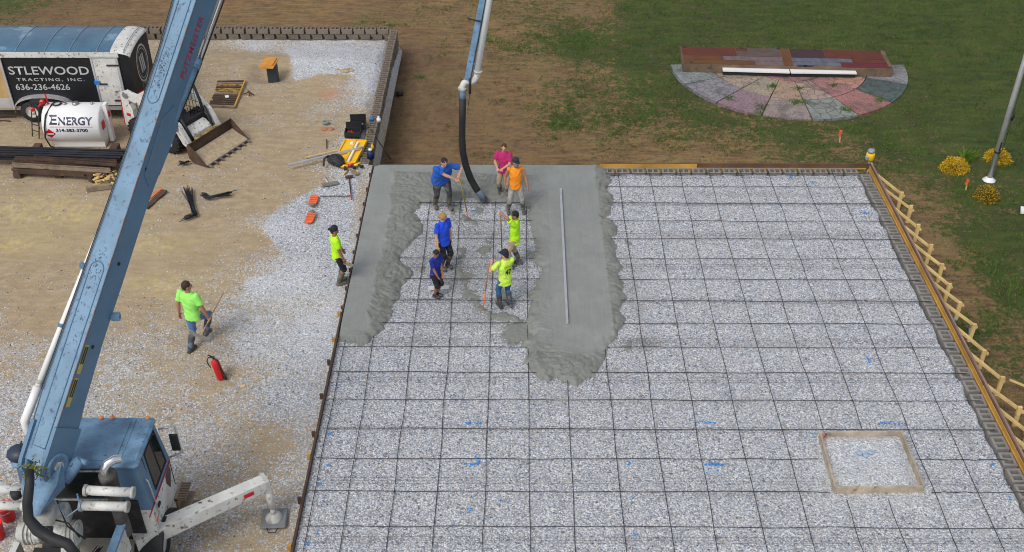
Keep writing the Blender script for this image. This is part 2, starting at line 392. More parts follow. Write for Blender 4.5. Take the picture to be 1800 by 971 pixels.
def text(s, name, p0, xd, yd, width, height, m, parent, off=(0, 0, 0), extr=.004, bold=0., sp=1.):
    cu = bpy.data.curves.new(name, 'FONT'); cu.body = s; cu.resolution_u = 3; cu.offset = bold; cu.space_character = sp
    t = bpy.data.objects.new('tmp', cu); COL.objects.link(t); dg = bpy.context.evaluated_depsgraph_get()
    me = bpy.data.meshes.new_from_object(t.evaluated_get(dg)); bpy.data.objects.remove(t); n = len(me.vertices)
    co = np.empty(n*3); me.vertices.foreach_get('co', co); co = co.reshape(-1, 3)
    co[:, 0] -= co[:, 0].min(); y0 = 0; sx = width/co[:, 0].max(); sy = height/max(co[:, 1].max(), 1e-6)
    p0, xd, yd = V(p0), unit(xd), unit(yd); nz = np.cross(xd, yd)
    P = p0+np.outer(co[:, 0]*sx, xd)+np.outer(co[:, 1]*sy, yd)+nz*extr-V(off)
    me.vertices.foreach_set('co', P.ravel()); me.update(); me.name = name; me.materials.clear(); me.materials.append(m)
    o = bpy.data.objects.new(name, me); COL.objects.link(o); o.parent = parent
    return o
# ================================================================== SETTING: ground
def axis(lo, hi, st, far):
    a = np.arange(lo, hi+st*.5, st); L = []; s = st; x = lo
    while x > -far: s *= 1.5; x -= s; L.append(x)
    Rr = []; s = st; x = a[-1]
    while x < far: s *= 1.5; x += s; Rr.append(x)
    return np.concatenate([L[::-1], a, Rr])
def idw(pts, X, Y, p=2.6, conv=WG):
    num = 0; den = 0
    for px, py, v in pts:
        q = conv(px, py); d = ((X-q[0])**2+(Y-q[1])**2+.05)**(p/2); num = num+v/d; den = den+1/d
    return num/den
X, Y = np.meshgrid(axis(-24, 21, .14, 500), axis(-17, 20, .14, 500))
Z = gz(X, Y)+(fbm(X*.9, Y*.9, 3, 3)-.5)*.14+(fbm(X*4, Y*4, 9, 3)-.5)*.07
Z = Z-np.clip((Y-30)/200, 0, 1)*3
green = idw([(100, 15, -.1), (400, 10, 0), (600, 20, .1), (640, 30, .35), (720, 35, .3), (740, 90, -.1), (720, 200, -.2), (800, 120, 0), (880, 60, .2), (900, 90, .45), (960, 70, .5),
    (1010, 75, .85), (1020, 95, .8), (960, 120, .25), (900, 160, .1), (880, 230, -.1), (760, 260, -.2), (940, 200, .35), (990, 210, .7), (1050, 190, .5), (1110, 210, .6), (1000, 160, .5), (1050, 130, .4),
    (1060, 250, .35), (1000, 260, 0), (1120, 270, .2), (1200, 275, .1), (1180, 240, .45), (1280, 262, .4), (1300, 280, .25), (1070, 50, .5), (1050, 20, .2), (1120, 20, 1), (1130, 60, 1.05), (1120, 110, .9), (1160, 160, .8), (1240, 210, .75),
    (1400, 30, 1.2), (1600, 40, 1.2), (1770, 30, 1.2), (1400, 240, .7), (1480, 250, .5), (1540, 230, .8), (1640, 120, 1.1), (1700, 180, 1.), (1790, 250, 1.), (1600, 280, .75), (1590, 340, .35), (1640, 360, .45), (1600, 400, .15), (1640, 430, .1), (1680, 470, .15), (1720, 520, .3),
    (1700, 420, .8), (1790, 420, 1.), (1720, 350, .8), (1740, 480, .8), (1790, 520, 1.), (1770, 570, .55), (1780, 640, .5), (1790, 700, .2), (1690, 540, .25), (1700, 570, .6)], X, Y)
straw = idw([(100, 15, .5), (500, 20, .9), (640, 60, .7), (800, 30, .8), (880, 60, .9), (900, 160, .7), (1000, 230, .9), (760, 180, .15), (720, 120, .1), (1180, 260, 1), (1620, 400, .8), (1700, 460, .8), (1250, 20, .2), (850, 270, .6)], X, Y)
far_ = np.clip((np.hypot(X-2, Y)-26)/8, 0, 1); green = green*(1-far_)+far_*1.1
# the pad stands on its own walls; the earth under it is left out of sight beneath
o = grid_mesh('ground', X, Y, Z, m_ground, {'green': green, 'straw': straw}); tag(o, kind='structure')
GREEN = (X, Y, green)
# gravel yard
X, Y = np.meshgrid(np.concatenate([np.arange(-70, -25, 1.5), np.arange(-25, -7.449, .09), [-7.45, -7.312]]), np.concatenate([np.arange(-42, -17, 1.), np.arange(-17, 11.31, .09)]))
Z = yard_z(X, Y)+(fbm(X*1.1, Y*1.1, 5, 4)-.5)*.09+(fbm(X*5, Y*5, 8, 3)-.5)*.035
edge = np.clip((X+7.95)/.4, 0, 1)*(Y > 1.45); Z = Z-edge*.22
Z = np.where((X > -7.4) & (Y > 1.3), -.9, Z)
WY = lambda x, y: W(x, y, -.03)
gp = [(600, 300, .95), (540, 360, 1), (480, 400, .8), (500, 500, 1.), (560, 450, 1.2), (420, 500, .45), (440, 420, .1), (350, 420, .05), (450, 340, .05), (400, 560, .75), (300, 520, .2), (350, 580, .5), (450, 600, 1.), (550, 600, 1.2), (500, 700, 1.05), (500, 850, .75),
      (420, 800, .6), (400, 700, .7), (380, 670, .3), (450, 780, .42), (540, 900, .75), (300, 700, .6), (220, 640, .75), (100, 560, .1), (40, 450, .05), (150, 400, .03), (30, 350, .25), (120, 345, .3), (60, 620, .6), (30, 700, .85), (10, 800, .85), (200, 720, .75), (330, 730, .75), (330, 800, .8), (250, 450, .1), (320, 330, .35), (290, 380, .3), (380, 330, .35),
      (480, 350, .15), (500, 260, .1), (560, 240, .15), (560, 160, .05), (520, 200, .3), (480, 210, .3), (440, 190, .15), (450, 280, .2), (610, 200, .4), (630, 180, .85), (620, 250, .8), (480, 100, 0), (400, 90, .05), (440, 62, .85), (540, 80, 1.2), (600, 100, 1.2), (550, 105, 1.), (650, 100, 1.2), (640, 130, 1.1), (560, 128, .7), (560, 138, .05), (600, 140, .2), (620, 150, .8),
      (505, 110, .1), (400, 250, .1), (220, 260, .2), (100, 240, .25), (10, 240, .2), (480, 930, .45), (300, 620, .45), (440, 520, .8), (330, 540, .3), (470, 290, .15), (520, 310, .15), (545, 325, .3)]
gravel = idw(gp, X, Y, 3., WY)
sd = sdf(pxpoly([(512, 70), (690, 72), (660, 160), (628, 132), (560, 132), (522, 140), (518, 110)]), X, Y); gravel = np.where(sd > -.25, gravel*(1-np.clip(sd/.3+.8, 0, 1))+1.25*np.clip(sd/.3+.8, 0, 1), gravel)
sd = sdf(pxpoly([(640, 292), (560, 325), (520, 345), (470, 380), (458, 405), (500, 452), (506, 462), (480, 475), (425, 490), (430, 520), (600, 520)]), X, Y)
gravel = np.maximum(gravel, 1.15*np.clip(sd/.25+.4, 0, 1))
yel = sum(np.exp(-((X-WY(a, b)[0])**2*.6+(Y-WY(a, b)[1])**2*3)/r) for a, b, r in [(60, 365, 1.2), (110, 378, 1.5), (260, 430, 1), (20, 430, 1), (300, 500, 1), (540, 120, .3)])
wh = sum(np.exp(-((X-WY(a, b)[0])**2+(Y-WY(a, b)[1])**2)/r) for a, b, r in [(450, 62, 4), (600, 100, 3), (540, 85, 2), (470, 495, 1.), (470, 400, .5), (570, 560, 3), (640, 160, .4), (620, 230, .3)])
q = WY(582, 166); red = np.exp(-((X-q[0])/.35)**2-((Y-q[1])/.35)**2)
o = grid_mesh('gravel_yard', X, Y, Z, m_yard, {'gravel': gravel, 'yellow': np.clip(yel, 0, 1), 'white': np.clip(wh, 0, 1), 'red': red}); tag(o, kind='structure')
# gravel bed of the slab
X, Y = np.meshgrid(np.concatenate([[-7.262], np.arange(-7.2, 7.0, .09), np.arange(7.0, 7.46, .04), [7.5]]), np.concatenate([np.arange(-30, -15, .8), np.arange(-15, .6, .09), np.arange(.6, 1.1, .04), [1.1]]))
Z = -.035+(fbm(X*1.3, Y*1.3, 21, 3)-.5)*.03+(fbm(X*7, Y*7, 22, 2)-.5)*.02
wob = (fbm(X*2.2, Y*2.2, 4, 3)-.5)*.22
Z = Z-.25*np.clip((np.maximum(X-7.13, Y-.72)+wob)/.1, 0, 1)
bp = pxpoly([(1446, 762), (1583, 760), (1618, 862), (1472, 864)])
sb = sdf(bp, X, Y); Z = Z+.09*np.clip(sb/.25, 0, 1)*(1-.45*np.exp(-((X-W(1520, 810)[0])**2+(Y-W(1520, 810)[1])**2)/.1))+.03*(fbm(X*9, Y*9, 2, 2)-.5)*(sb > 0)
wh = np.clip(sb/.1+.5, 0, 1)+np.exp(-((X-W(1452, 830)[0])/.35)**2-((Y-W(1452, 830)[1])/.7)**2)+.7*np.exp(-((X-W(1560, 875)[0])/1.2)**2-((Y-W(1530, 880)[1])/.25)**2)
slur = sum(np.exp(-((X-W(a, b)[0])/rx)**2-((Y-W(a, b)[1])/ry)**2)*v for a, b, rx, ry, v in [(840, 470, 1.3, 1.6, .45), (870, 560, 1.2, .5, .5), (740, 440, .5, 1., .4), (1110, 500, .35, 2., .4), (1230, 705, 3, .12, .35), (1130, 600, .4, .2, .8), (1080, 650, .3, .2, .5), (1330, 340, 3., .12, .5), (830, 400, .5, .5, .5), (800, 480, .6, .6, .45), (740, 600, .3, .3, .3), (1700, 770, .15, .5, .5), (1340, 865, 1.5, .1, .5), (1500, 530, 2, .1, .5), (1350, 415, 3, .1, .4), (1200, 605, 4, .08, .4), (1000, 690, 1., .3, .3)])
o = grid_mesh('gravel_bed', X, Y, Z, m_slabgravel, {'white': np.clip(wh, 0, 1), 'slurry': np.clip(slur, 0, 1)}); tag(o, kind='structure')

# wet concrete as one sheet with real relief
st = .032
X, Y = np.meshgrid(np.arange(-7.235, 1.9, st), np.arange(-9.2, 1.10, st))
OUT = [(652, 280), (1046, 280), (1058, 292), (1066, 300), (1076, 318), (1072, 330), (1081, 350), (1070, 360), (1073, 380), (1084, 394), (1077, 413), (1085, 434), (1091, 460), (1087, 478), (1099, 499), (1100, 520), (1092, 533), (1097, 556), (1088, 582), (1071, 607), (1066, 637), (1049, 662), (1030, 664), (1015, 673), (1000, 671), (987, 664), (972, 671), (958, 668),
       (940, 654), (925, 626), (922, 601), (934, 588), (924, 572), (918, 556), (930, 546), (936, 529), (928, 508), (943, 495), (948, 470), (941, 449), (939, 420), (932, 388), (926, 360), (905, 352), (880, 354), (862, 350), (842, 354), (830, 343), (812, 346), (800, 352), (780, 350), (757, 356),
       (740, 358), (730, 371), (734, 385), (742, 398), (735, 411), (722, 428), (704, 446), (700, 455), (717, 468), (725, 482), (712, 488), (702, 502), (697, 520), (688, 535), (688, 551), (672, 571), (662, 590), (643, 602), (620, 604), (600, 598), (560, 560), (600, 400)]
wx = (fbm(X*2.4, Y*2.4, 31, 4, .6)-.5)*.42; wy = (fbm(X*2.4, Y*2.4, 51, 4, .6)-.5)*.42
s1 = sdf(pxpoly(OUT, .05), X+wx, Y+wy)
prof = lambda s, w: np.clip(s/w, 0, 1)**.55
edge_rough = 1-np.clip((s1-.1)/.5, 0, 1)
smooth = np.zeros_like(X)
def strip(a, b, soft=.05):
    s = sdf(pxpoly(a, .08), X+wx*.08, Y); return np.clip(s/soft+.5, 0, 1)*b
xl = np.clip(1-(X+7.23-(.62+.25*(fbm(Y*.6, Y*0, 3, 2)-.5)+.22*(fbm(X*5, Y*5, 23, 3)-.5)))/.1, 0, 1)*np.clip((Y+7.1)/.3, 0, 1)
yb = np.clip((Y-.55+(fbm(X*.8, X*0, 4, 2)-.5)*.5)/.08, 0, 1)*(X < -1.15)
xr = np.clip((X+2.25)/.15, 0, 1)*np.clip((-.65-X)/.03, 0, 1)*np.clip((Y+7.9+wx)/.5, 0, 1)*np.clip(s1/.12, 0, 1)
xr2 = np.clip((X+2.9+wx*1.5)/.7, 0, 1)*np.clip((-1.5-X)/.1, 0, 1)*.75*np.clip((Y+7.6)/.4, 0, 1)
smooth = np.clip(np.maximum(np.maximum(xl, yb), np.maximum(xr, xr2)), 0, 1)*np.clip(s1/.1, 0, 1)
rough = np.clip(1-smooth, 0, 1)
th = fbm(X*.5, Y*.5, 77, 2)*5
u = X*np.cos(th)+Y*np.sin(th)
ridge = 1-np.abs(2*fbm(u*4.5, (Y-X)*1.1, 61, 3)-1)
lump = fbm(X*3.4, Y*3.4, 71, 4)
boot = vn(X*7+3, Y*7, 82); boot = -np.clip(boot-.78, 0, .2)*.35
drag = np.abs(((Y*3.1+.7*fbm(X*2, Y*2, 5, 3)*3) % 1)-.5)*2
relief = rough*((ridge-.6)*.10+(lump-.5)*.07+(fbm(X*9, Y*9, 90, 4, .55)-.5)*.03+boot*.5+.022*(drag-.5)*(fbm(X, Y, 6, 2) > .5))
relief += edge_rough*rough*((fbm(X*5, Y*5, 15, 4, .6)-.5)*.05)
Z = -.07+prof(s1, .26)*.155+relief*np.clip(s1/.06, 0, 1)+smooth*.008
# thin splashes over the stones
SP = [[(892, 548), (940, 568), (935, 604), (912, 606), (884, 592), (896, 575)], [(812, 462), (826, 478), (838, 482), (830, 506), (838, 530), (858, 546), (892, 548), (905, 556), (880, 566), (852, 556), (824, 534), (808, 505), (800, 475)],
      [(858, 408), (866, 420), (858, 440), (842, 447), (836, 438), (850, 428)], [(802, 436), (822, 438), (822, 452), (804, 455)], [(814, 378), (840, 388), (842, 398), (820, 392)], [(830, 362), (856, 364), (850, 374), (836, 372)], [(1060, 345), (1090, 352), (1080, 360)],
      [(855, 430), (870, 432), (864, 446), (842, 448)], [(925, 440), (950, 436), (950, 455), (930, 452)], [(742, 600), (756, 596), (770, 604), (750, 612)], [(735, 470), (750, 464), (752, 478), (738, 482)], [(870, 505), (900, 512), (905, 530), (880, 535)], [(790, 360), (812, 356), (806, 372), (792, 374)], [(1095, 420), (1110, 424), (1100, 436)], [(1098, 600), (1118, 604), (1092, 622), (1070, 625)]]
s2 = np.full(X.shape, -9.)
for p in SP: s2 = np.maximum(s2, sdf(pxpoly(p), X+wx, Y+wy))
SP2 = None
s2 = s2+(fbm(X*6, Y*6, 12, 4, .65)-.5)*.38
Z = np.maximum(Z, -.045+np.clip(s2/.1, 0, 1)*.045+(fbm(X*16, Y*16, 13, 2)-.5)*.02*(s2 > 0))
keep = (s1 > -.03) | (s2 > 0)
o = grid_mesh('concrete_slab', X, Y, Z, m_conc, {'rough': np.clip(np.where(s1 > 0, rough, 1.), 0, 1)}, keep); tag(o, kind='structure')

# blue survey marks sprayed on the stones
mb = MB()
def spray(a, b, n, w=.05, Z=.0):
    A, B = W(*a, Z), W(*b, Z)
    n = int(n*1.2)
    for i in range(n):
        t = (i+random.random()*.8)/n; c = A+(B-A)*t+np.array([random.gauss(0, w*.4), random.gauss(0, w*.5), 0]); k = 7; r = w*random.uniform(.35, .9); z = -.012+random.random()*.004
        mb.add([(c[0]+r*random.uniform(.5, 1.2)*math.cos(6.283*j/k), c[1]+r*random.uniform(.4, 1.)*math.sin(6.283*j/k), z) for j in range(k)], [tuple(range(k))])
for a, b, n in [((816, 743), (848, 743), 12), ((812, 815), (845, 814), 16), ((838, 802), (842, 816), 5), ((826, 820), (832, 824), 3), ((1226, 741), (1257, 742), 12), ((1237, 815), (1271, 816), 18), ((1244, 822), (1243, 832), 3), ((1256, 810), (1262, 826), 5), ((1544, 743), (1590, 745), 14), ((1524, 626), (1530, 642), 6),
                ((1513, 373), (1533, 374), 9), ((1119, 372), (1141, 371), 8), ((585, 677), (600, 678), 6), ((572, 761), (582, 761), 5), ((574, 817), (579, 818), 3), ((558, 851), (563, 851), 3), ((568, 874), (571, 874), 2), ((558, 934), (562, 935), 3), ((540, 956), (543, 956), 3), ((875, 879), (879, 879), 2), ((824, 895), (828, 896), 2),
                ((1104, 815), (1108, 815), 3), ((1110, 874), (1114, 874), 3), ((1116, 937), (1120, 937), 3), ((1388, 302), (1391, 316), 7), ((829, 370), (853, 370), 8), ((1662, 605), (1668, 605), 2), ((1745, 816), (1750, 816), 2), ((1774, 873), (1778, 875), 3), ((1428, 762), (1434, 768), 3), ((1426, 320), (1430, 321), 2), ((672, 280), (680, 283), 1), ((890, 470), (892, 478), 1)]:
    spray(a, b, n, .05 *.78 if n > 3 else .042)
o = mb.build('paint_markings', m_paintb); tag(o, kind='structure')
# ================================================================== block walls
def block_mesh(L=.378, D=.29, H=.19, t=.055):
    m = MB(); x0, x1, y0, y1 = -L/2, L/2, -D/2, D/2
    xs = [x0, x0+t, -t/2, t/2, x1-t, x1]; ys = [y0, y0+t, y1-t, y1]
    def hole(i, j): return j == 1 and i in (1, 3)
    P = {}; vs = []; fs = []
    def v(i, j, k):
        if (i, j, k) not in P: P[(i, j, k)] = len(vs); vs.append((xs[i], ys[j], (-H, 0)[k]))
        return P[(i, j, k)]
    for i in range(5):
        for j in range(3):
            if hole(i, j): continue
            fs.append((v(i, j, 1), v(i+1, j, 1), v(i+1, j+1, 1), v(i, j+1, 1)))
            for (di, dj, e) in ((-1, 0, ((i, j+1), (i, j))), (1, 0, ((i+1, j), (i+1, j+1))), (0, -1, ((i, j), (i+1, j))), (0, 1, ((i+1, j+1), (i, j+1)))):
                a, b = i+di, j+dj
                if not (0 <= a < 5 and 0 <= b < 3) or hole(a, b): (p, q), (r, s_) = e; fs.append((v(p, q, 0), v(r, s_, 0), v(r, s_, 1), v(p, q, 1)))
    m.add(vs, fs)
    return m
BM = block_mesh()
def wall(name, label, group_pts, courses, face_mat, zt=0., fullblocks=None):
    """group_pts: list of (A, B, outward normal) runs, top course as separate blocks, lower courses as one face mesh"""
    A0 = group_pts[0][0]; root = thing(name, label, 'block wall', (A0[0], A0[1], -1.)); off = V((A0[0], A0[1], -1.))
    face = MB(); bm = BM.mesh('block', m_block if face_mat is m_block else M('tan_brown_block', (.19, .158, .125), .92, var=.28, vsc=2.1, bump=.5, bsc=90, dirt=(.13, .105, .08), dsc=3))
    for A, B, nrm, nc in group_pts:
        A, B, nrm = V(A), V(B), unit(nrm); L = np.linalg.norm(B-A); d = (B-A)/L; n = int(L/.447); ang = math.atan2(d[1], d[0])
        for i in range(n):
            p = A+d*(.22+i*L/n); o = bpy.data.objects.new('concrete_block', bm); COL.objects.link(o); o.parent = root
            o.location = [p[0]-off[0]+random.gauss(0, .004), p[1]-off[1]+random.gauss(0, .006), zt-off[2]+random.gauss(0, .002)]; o.rotation_euler[2] = ang+random.gauss(0, .02)
        for c in range(1, nc):
            for i in range(n+1):
                p = A+d*(.22+(i-(.5 if c % 2 else 0))*L/n)+nrm*random.gauss(0, .006)
                if np.dot(p-A, d) > L or np.dot(p-A, d) < 0: continue
                g = .36 if c == 1 else .435
                if c == 1:
                    for sg in (-1, 1): q_ = p+nrm*sg*.13; face.box((q_[0], q_[1], zt-.1-c*.2), (g, .045, .185), rz=ang)
                    face.box((p[0], p[1], zt-.1-c*.2), (.05, .22, .183), rz=ang)
                else: face.box((p[0], p[1], zt-.1-c*.2), (g, .3, .185), rz=ang)
    face.build('wall_face', face_mat, root, off)
    return root
wall('block_retaining_wall', 'brown concrete block retaining wall around the sandy gravel yard, two tiers at the back', [((-28.5, 11.45, 0), (-7.75, 11.34, 0), (0, 1, 0), 7), ((-7.57, 11.2, 0), (-7.57, 1.3, 0), (1, 0, 0), 8)], 7, m_blockd)
wall('foundation_block_wall', 'grey hollow block foundation wall along the form boards of the slab', [((-7.3, .93, 0), (7.2, .93, 0), (0, 1, 0), 6), ((7.33, .75, 0), (7.33, -17.1, 0), (1, 0, 0), 6)], 6, m_block, zt=-.01)

# ================================================================== formwork with kickers
fo = V((7.5, 1.1, -1)); root = thing('slab_formwork', 'brown and yellow timber formwork with diagonal kickers along the far and right slab edges', 'formwork', fo)
m = MB(); m.bar((-.45, 1.135, .02), (7.56, 1.135, .02), .04, .2); m.build('form_board', m_formb, root, fo)
m = MB(); m.bar((-.5, 1.105, .035), (2.4, 1.105, .035), .018, .15); m.bar((2.4, 1.096, -.035), (7.46, 1.096, -.035), .02, .04); m.bar((-.5, 1.085, -.035), (2.4, 1.085, -.035), .02, .04); m.build('form_board', m_formy, root, fo)
m = MB(); m.bar((7.575, 1.15, .02), (7.575, -17.2, .02), .035, .2); m.build('form_board', m_formb, root, fo)
m = MB(); m.bar((7.548, 1.08, .0), (7.548, -17.2, .0), .017, .16); m.bar((7.525, 1.08, -.05), (7.525, -17.2, -.05), .028, .05); m.build('form_board', m_formy, root, fo)
m = MB(); m.bar((7.62, 1.1, .1), (7.62, -17.2, .1), .05, .03); m.build('top_rail', M('faded_purple_brown_board', (.27, .17, .15), .8, var=.2, vsc=2), root, fo)
ks = [(1578, 343), (1601, 368), (1619, 402), (1637, 437), (1657, 470), (1678, 503), (1695, 535), (1719, 573), (1741, 620), (1768, 668), (1784, 722), (1803, 762), (1830, 815), (1850, 870), (1880, 930)]
for i, (px, py) in enumerate(ks):
    e = W(px, py, -.55); x = 8.42+.05*math.sin(i*2.1); y = e[1]
    m = MB(); m.bar((7.6, y+.28+.06*math.sin(i*5), .05), (x+.12, y, -.6), .10, .045); m.build('brace', m_pine, root, fo)
    m = MB(); m.bar((x, y-.045, -1.15), (x+.02*math.sin(i*3), y-.045, -.42+.04*math.sin(i*7)), .1, .06, upv=(0, 1, 0)); m.build('stake', m_pine, root, fo)
m = MB(); e = W(1775, 668, -.6); m.bar(e, e+V((.55, -.1, -.2)), .06, .03); m.build('brace', m_pine, root, fo)
# left steel form
fo = V((-7.3, -9, -.1)); root = thing('edge_form', 'rusty brown edge form running along the gravel left of the wire grid', 'formwork', fo)
m = MB(); m.bar((-7.285, -6.05, .02), (-7.29, -20, .01), .045, .13); m.build('form_rail', m_rust, root, fo)
for py in (555, 601, 640, 700, 766, 805, 882, 965):
    p = W(595, py, 0); m = MB(); m.box((-7.35, p[1], .02), (.07, .05, .2)); m.build('stake', m_formy if py % 2 else m_rust, root, fo)
m = MB(); m.bar((-7.28, 1.1, .0), (-7.28, -6.04, .0), .03, .12); m.build('form_rail', m_rust, root, fo)
for y in np.arange(.6, -6, -.8): m = MB(); m.box((-7.32, y, -.0), (.05, .05, .13)); m.build('stake', m_rust, root, fo)

# ================================================================== rebar mat
k_ = .914
root = thing('rebar_mat', 'dark tied reinforcing bar grid lying on the crushed stone of the unpoured slab', 'rebar grid', (0, 0, 0))
def barpath(a, b, r, seed):
    n = 40; P = []
    for i in range(n+1):
        t = i/n; p = V(a)+(V(b)-V(a))*t; w = (vn(np.array([t*14.+seed*9]), np.array([seed*1.]), 3)[0]-.5)
        if abs(a[0]-b[0]) > abs(a[1]-b[1]): p[1] += w*.035
        else: p[0] += w*.045
        p[2] += (vn(np.array([t*22.+seed]), np.array([seed*2.]), 4)[0]-.5)*.01
        P.append(p)
    m.tube(P, r*.85, 5)
bx0, bx1, by0, by1 = 3.36, 5.42, -12.05, -10.1
colx = {-8: (606-0, 609), }
ci = 0
for c in list(range(-7, 8))+[-7.75]:
    x = c*k_+random.gauss(0, .02); ci += 1; m = MB()
    lean = random.gauss(0, .03)
    if bx0 < x < bx1: barpath((x+lean, .95, .005), (x, by1+.05, .005), .009, ci); barpath((x, by0-.02, .005), (x-lean, -17, .005), .009, ci+50)
    else: barpath((x+lean, .95, .005), (x-lean, -17, .005), .009, ci)
    m.build('rebar', m_rebar, root)
for i in range(0, 18):
    y = -i*k_+random.gauss(0, .008); ci += 1; m = MB()
    if by0 < y < by1: barpath((-7.2, y, .018), (bx0-.02, y, .018), .009, ci); barpath((bx1, y, .018), (7.3, y, .018), .009, ci+50)
    else: barpath((-7.2, y, .018), (7.35, y-.02, .018), .0095 if i % 2 else .0085, ci)
    m.build('rebar', m_rebar, root)
m = MB(); m.tube([(-7., .72, .012), (7.2, .73, .012)], .006, 5); m.build('rebar', m_rebar, root)
for j, py in enumerate([313, 361, 413, 471, 532, 602, 672, 760, 850, 955]):     # light mesh laps: fine wire pairs
    y = W(1200, py, 0)[1]; m = MB()
    for d in (0, .07, .16): m.tube([(-7.1, y+d, -.012), (7.1, y+d+random.gauss(0, .01), -.012)], .002, 4)
    for x in np.arange(-7, 7.1, .16):
        if bx0 < x < bx1 and by0 < y < by1: continue
        m.tube([(x, y-.03, -.014), (x, y+.19, -.014)], .0018, 3)
    if by0 < y < by1: m = MB(); [m.tube([(a, y+d, -.012), (b, y+d, -.012)], .002, 4) for d in (0, .07, .16) for a, b in ((-7.1, bx0), (bx1, 7.1))]
    m.build('wire_mesh_strip', m_rebar, root)
# column blockout
q = [W(1442, 760, .13), W(1585, 759, .13), W(1624, 855, .13), W(1469, 857, .13)]; fo = V((q[3][0], q[3][1], 0))
root = thing('square_blockout_form', 'square weathered timber box form set in the stone, lower right of the slab', 'timber form', fo)
for a, b in ((0, 1), (1, 2), (2, 3), (3, 0)):
    m = MB(); A, B = q[a].copy(), q[b].copy(); A[2] = B[2] = .045; d = unit(B-A)
    if a % 2: A += d*.022; B -= d*.022
    m.bar(A, B, .042, .19); m.build('board', M('weathered_form_lumber', (.44, .37, .28), .85, var=.3, vsc=3, dirt=(.2, .16, .12), dsc=4), root, fo)
p = W(1452, 765, .1); root = thing('hammer', 'small hammer with red handle lying on the corner of the square box form', 'hammer', p)
m = MB(); m.tube([p+V((-.14, -.2, .02)), p+V((.02, .03, .03))], .014, 8); m.build('handle', m_red, root, p)
m = MB(); m.tube([p+V((-.06, .06, .035)), p+V((.1, .0, .035))], [.018, .024], 8); m.tube([p+V((.02, .03, .0)), p+V((.02, .03, .05))], .016, 8); m.build('head', m_steel, root, p)
for i, (px, py) in enumerate([(1511, 797), (1522, 801), (1530, 796)]):
    p = W(px, py, .04); m = MB(); m.lathe(p-V((0, 0, .05)), [(.05, 0), (.05, .04), (.06, .045), (.06, .08), (.052, .085), (.001, .088)], n=16)
    o = m.build('plumbing_stub', M('grey_pvc', (.32, .42, .55), .4, var=.05, bump=0), loc=p); tag(o, ['blue grey round plumbing stub, left one of three in the box form', 'blue grey round plumbing stub, middle and nearest of three in the box form', 'blue grey round plumbing stub, right one of three in the box form'][i], 'plumbing stub', 'plumbing stubs in the box form')
A, B = W(985.5, 333, .14), W(997, 568, .14); m = MB(); m.bar(A, B, .06, .07)
o = m.build('screed_bar', m_alu, loc=(A+B)/2); tag(o, 'long silver screed bar lying on the smooth wet concrete', 'screed')
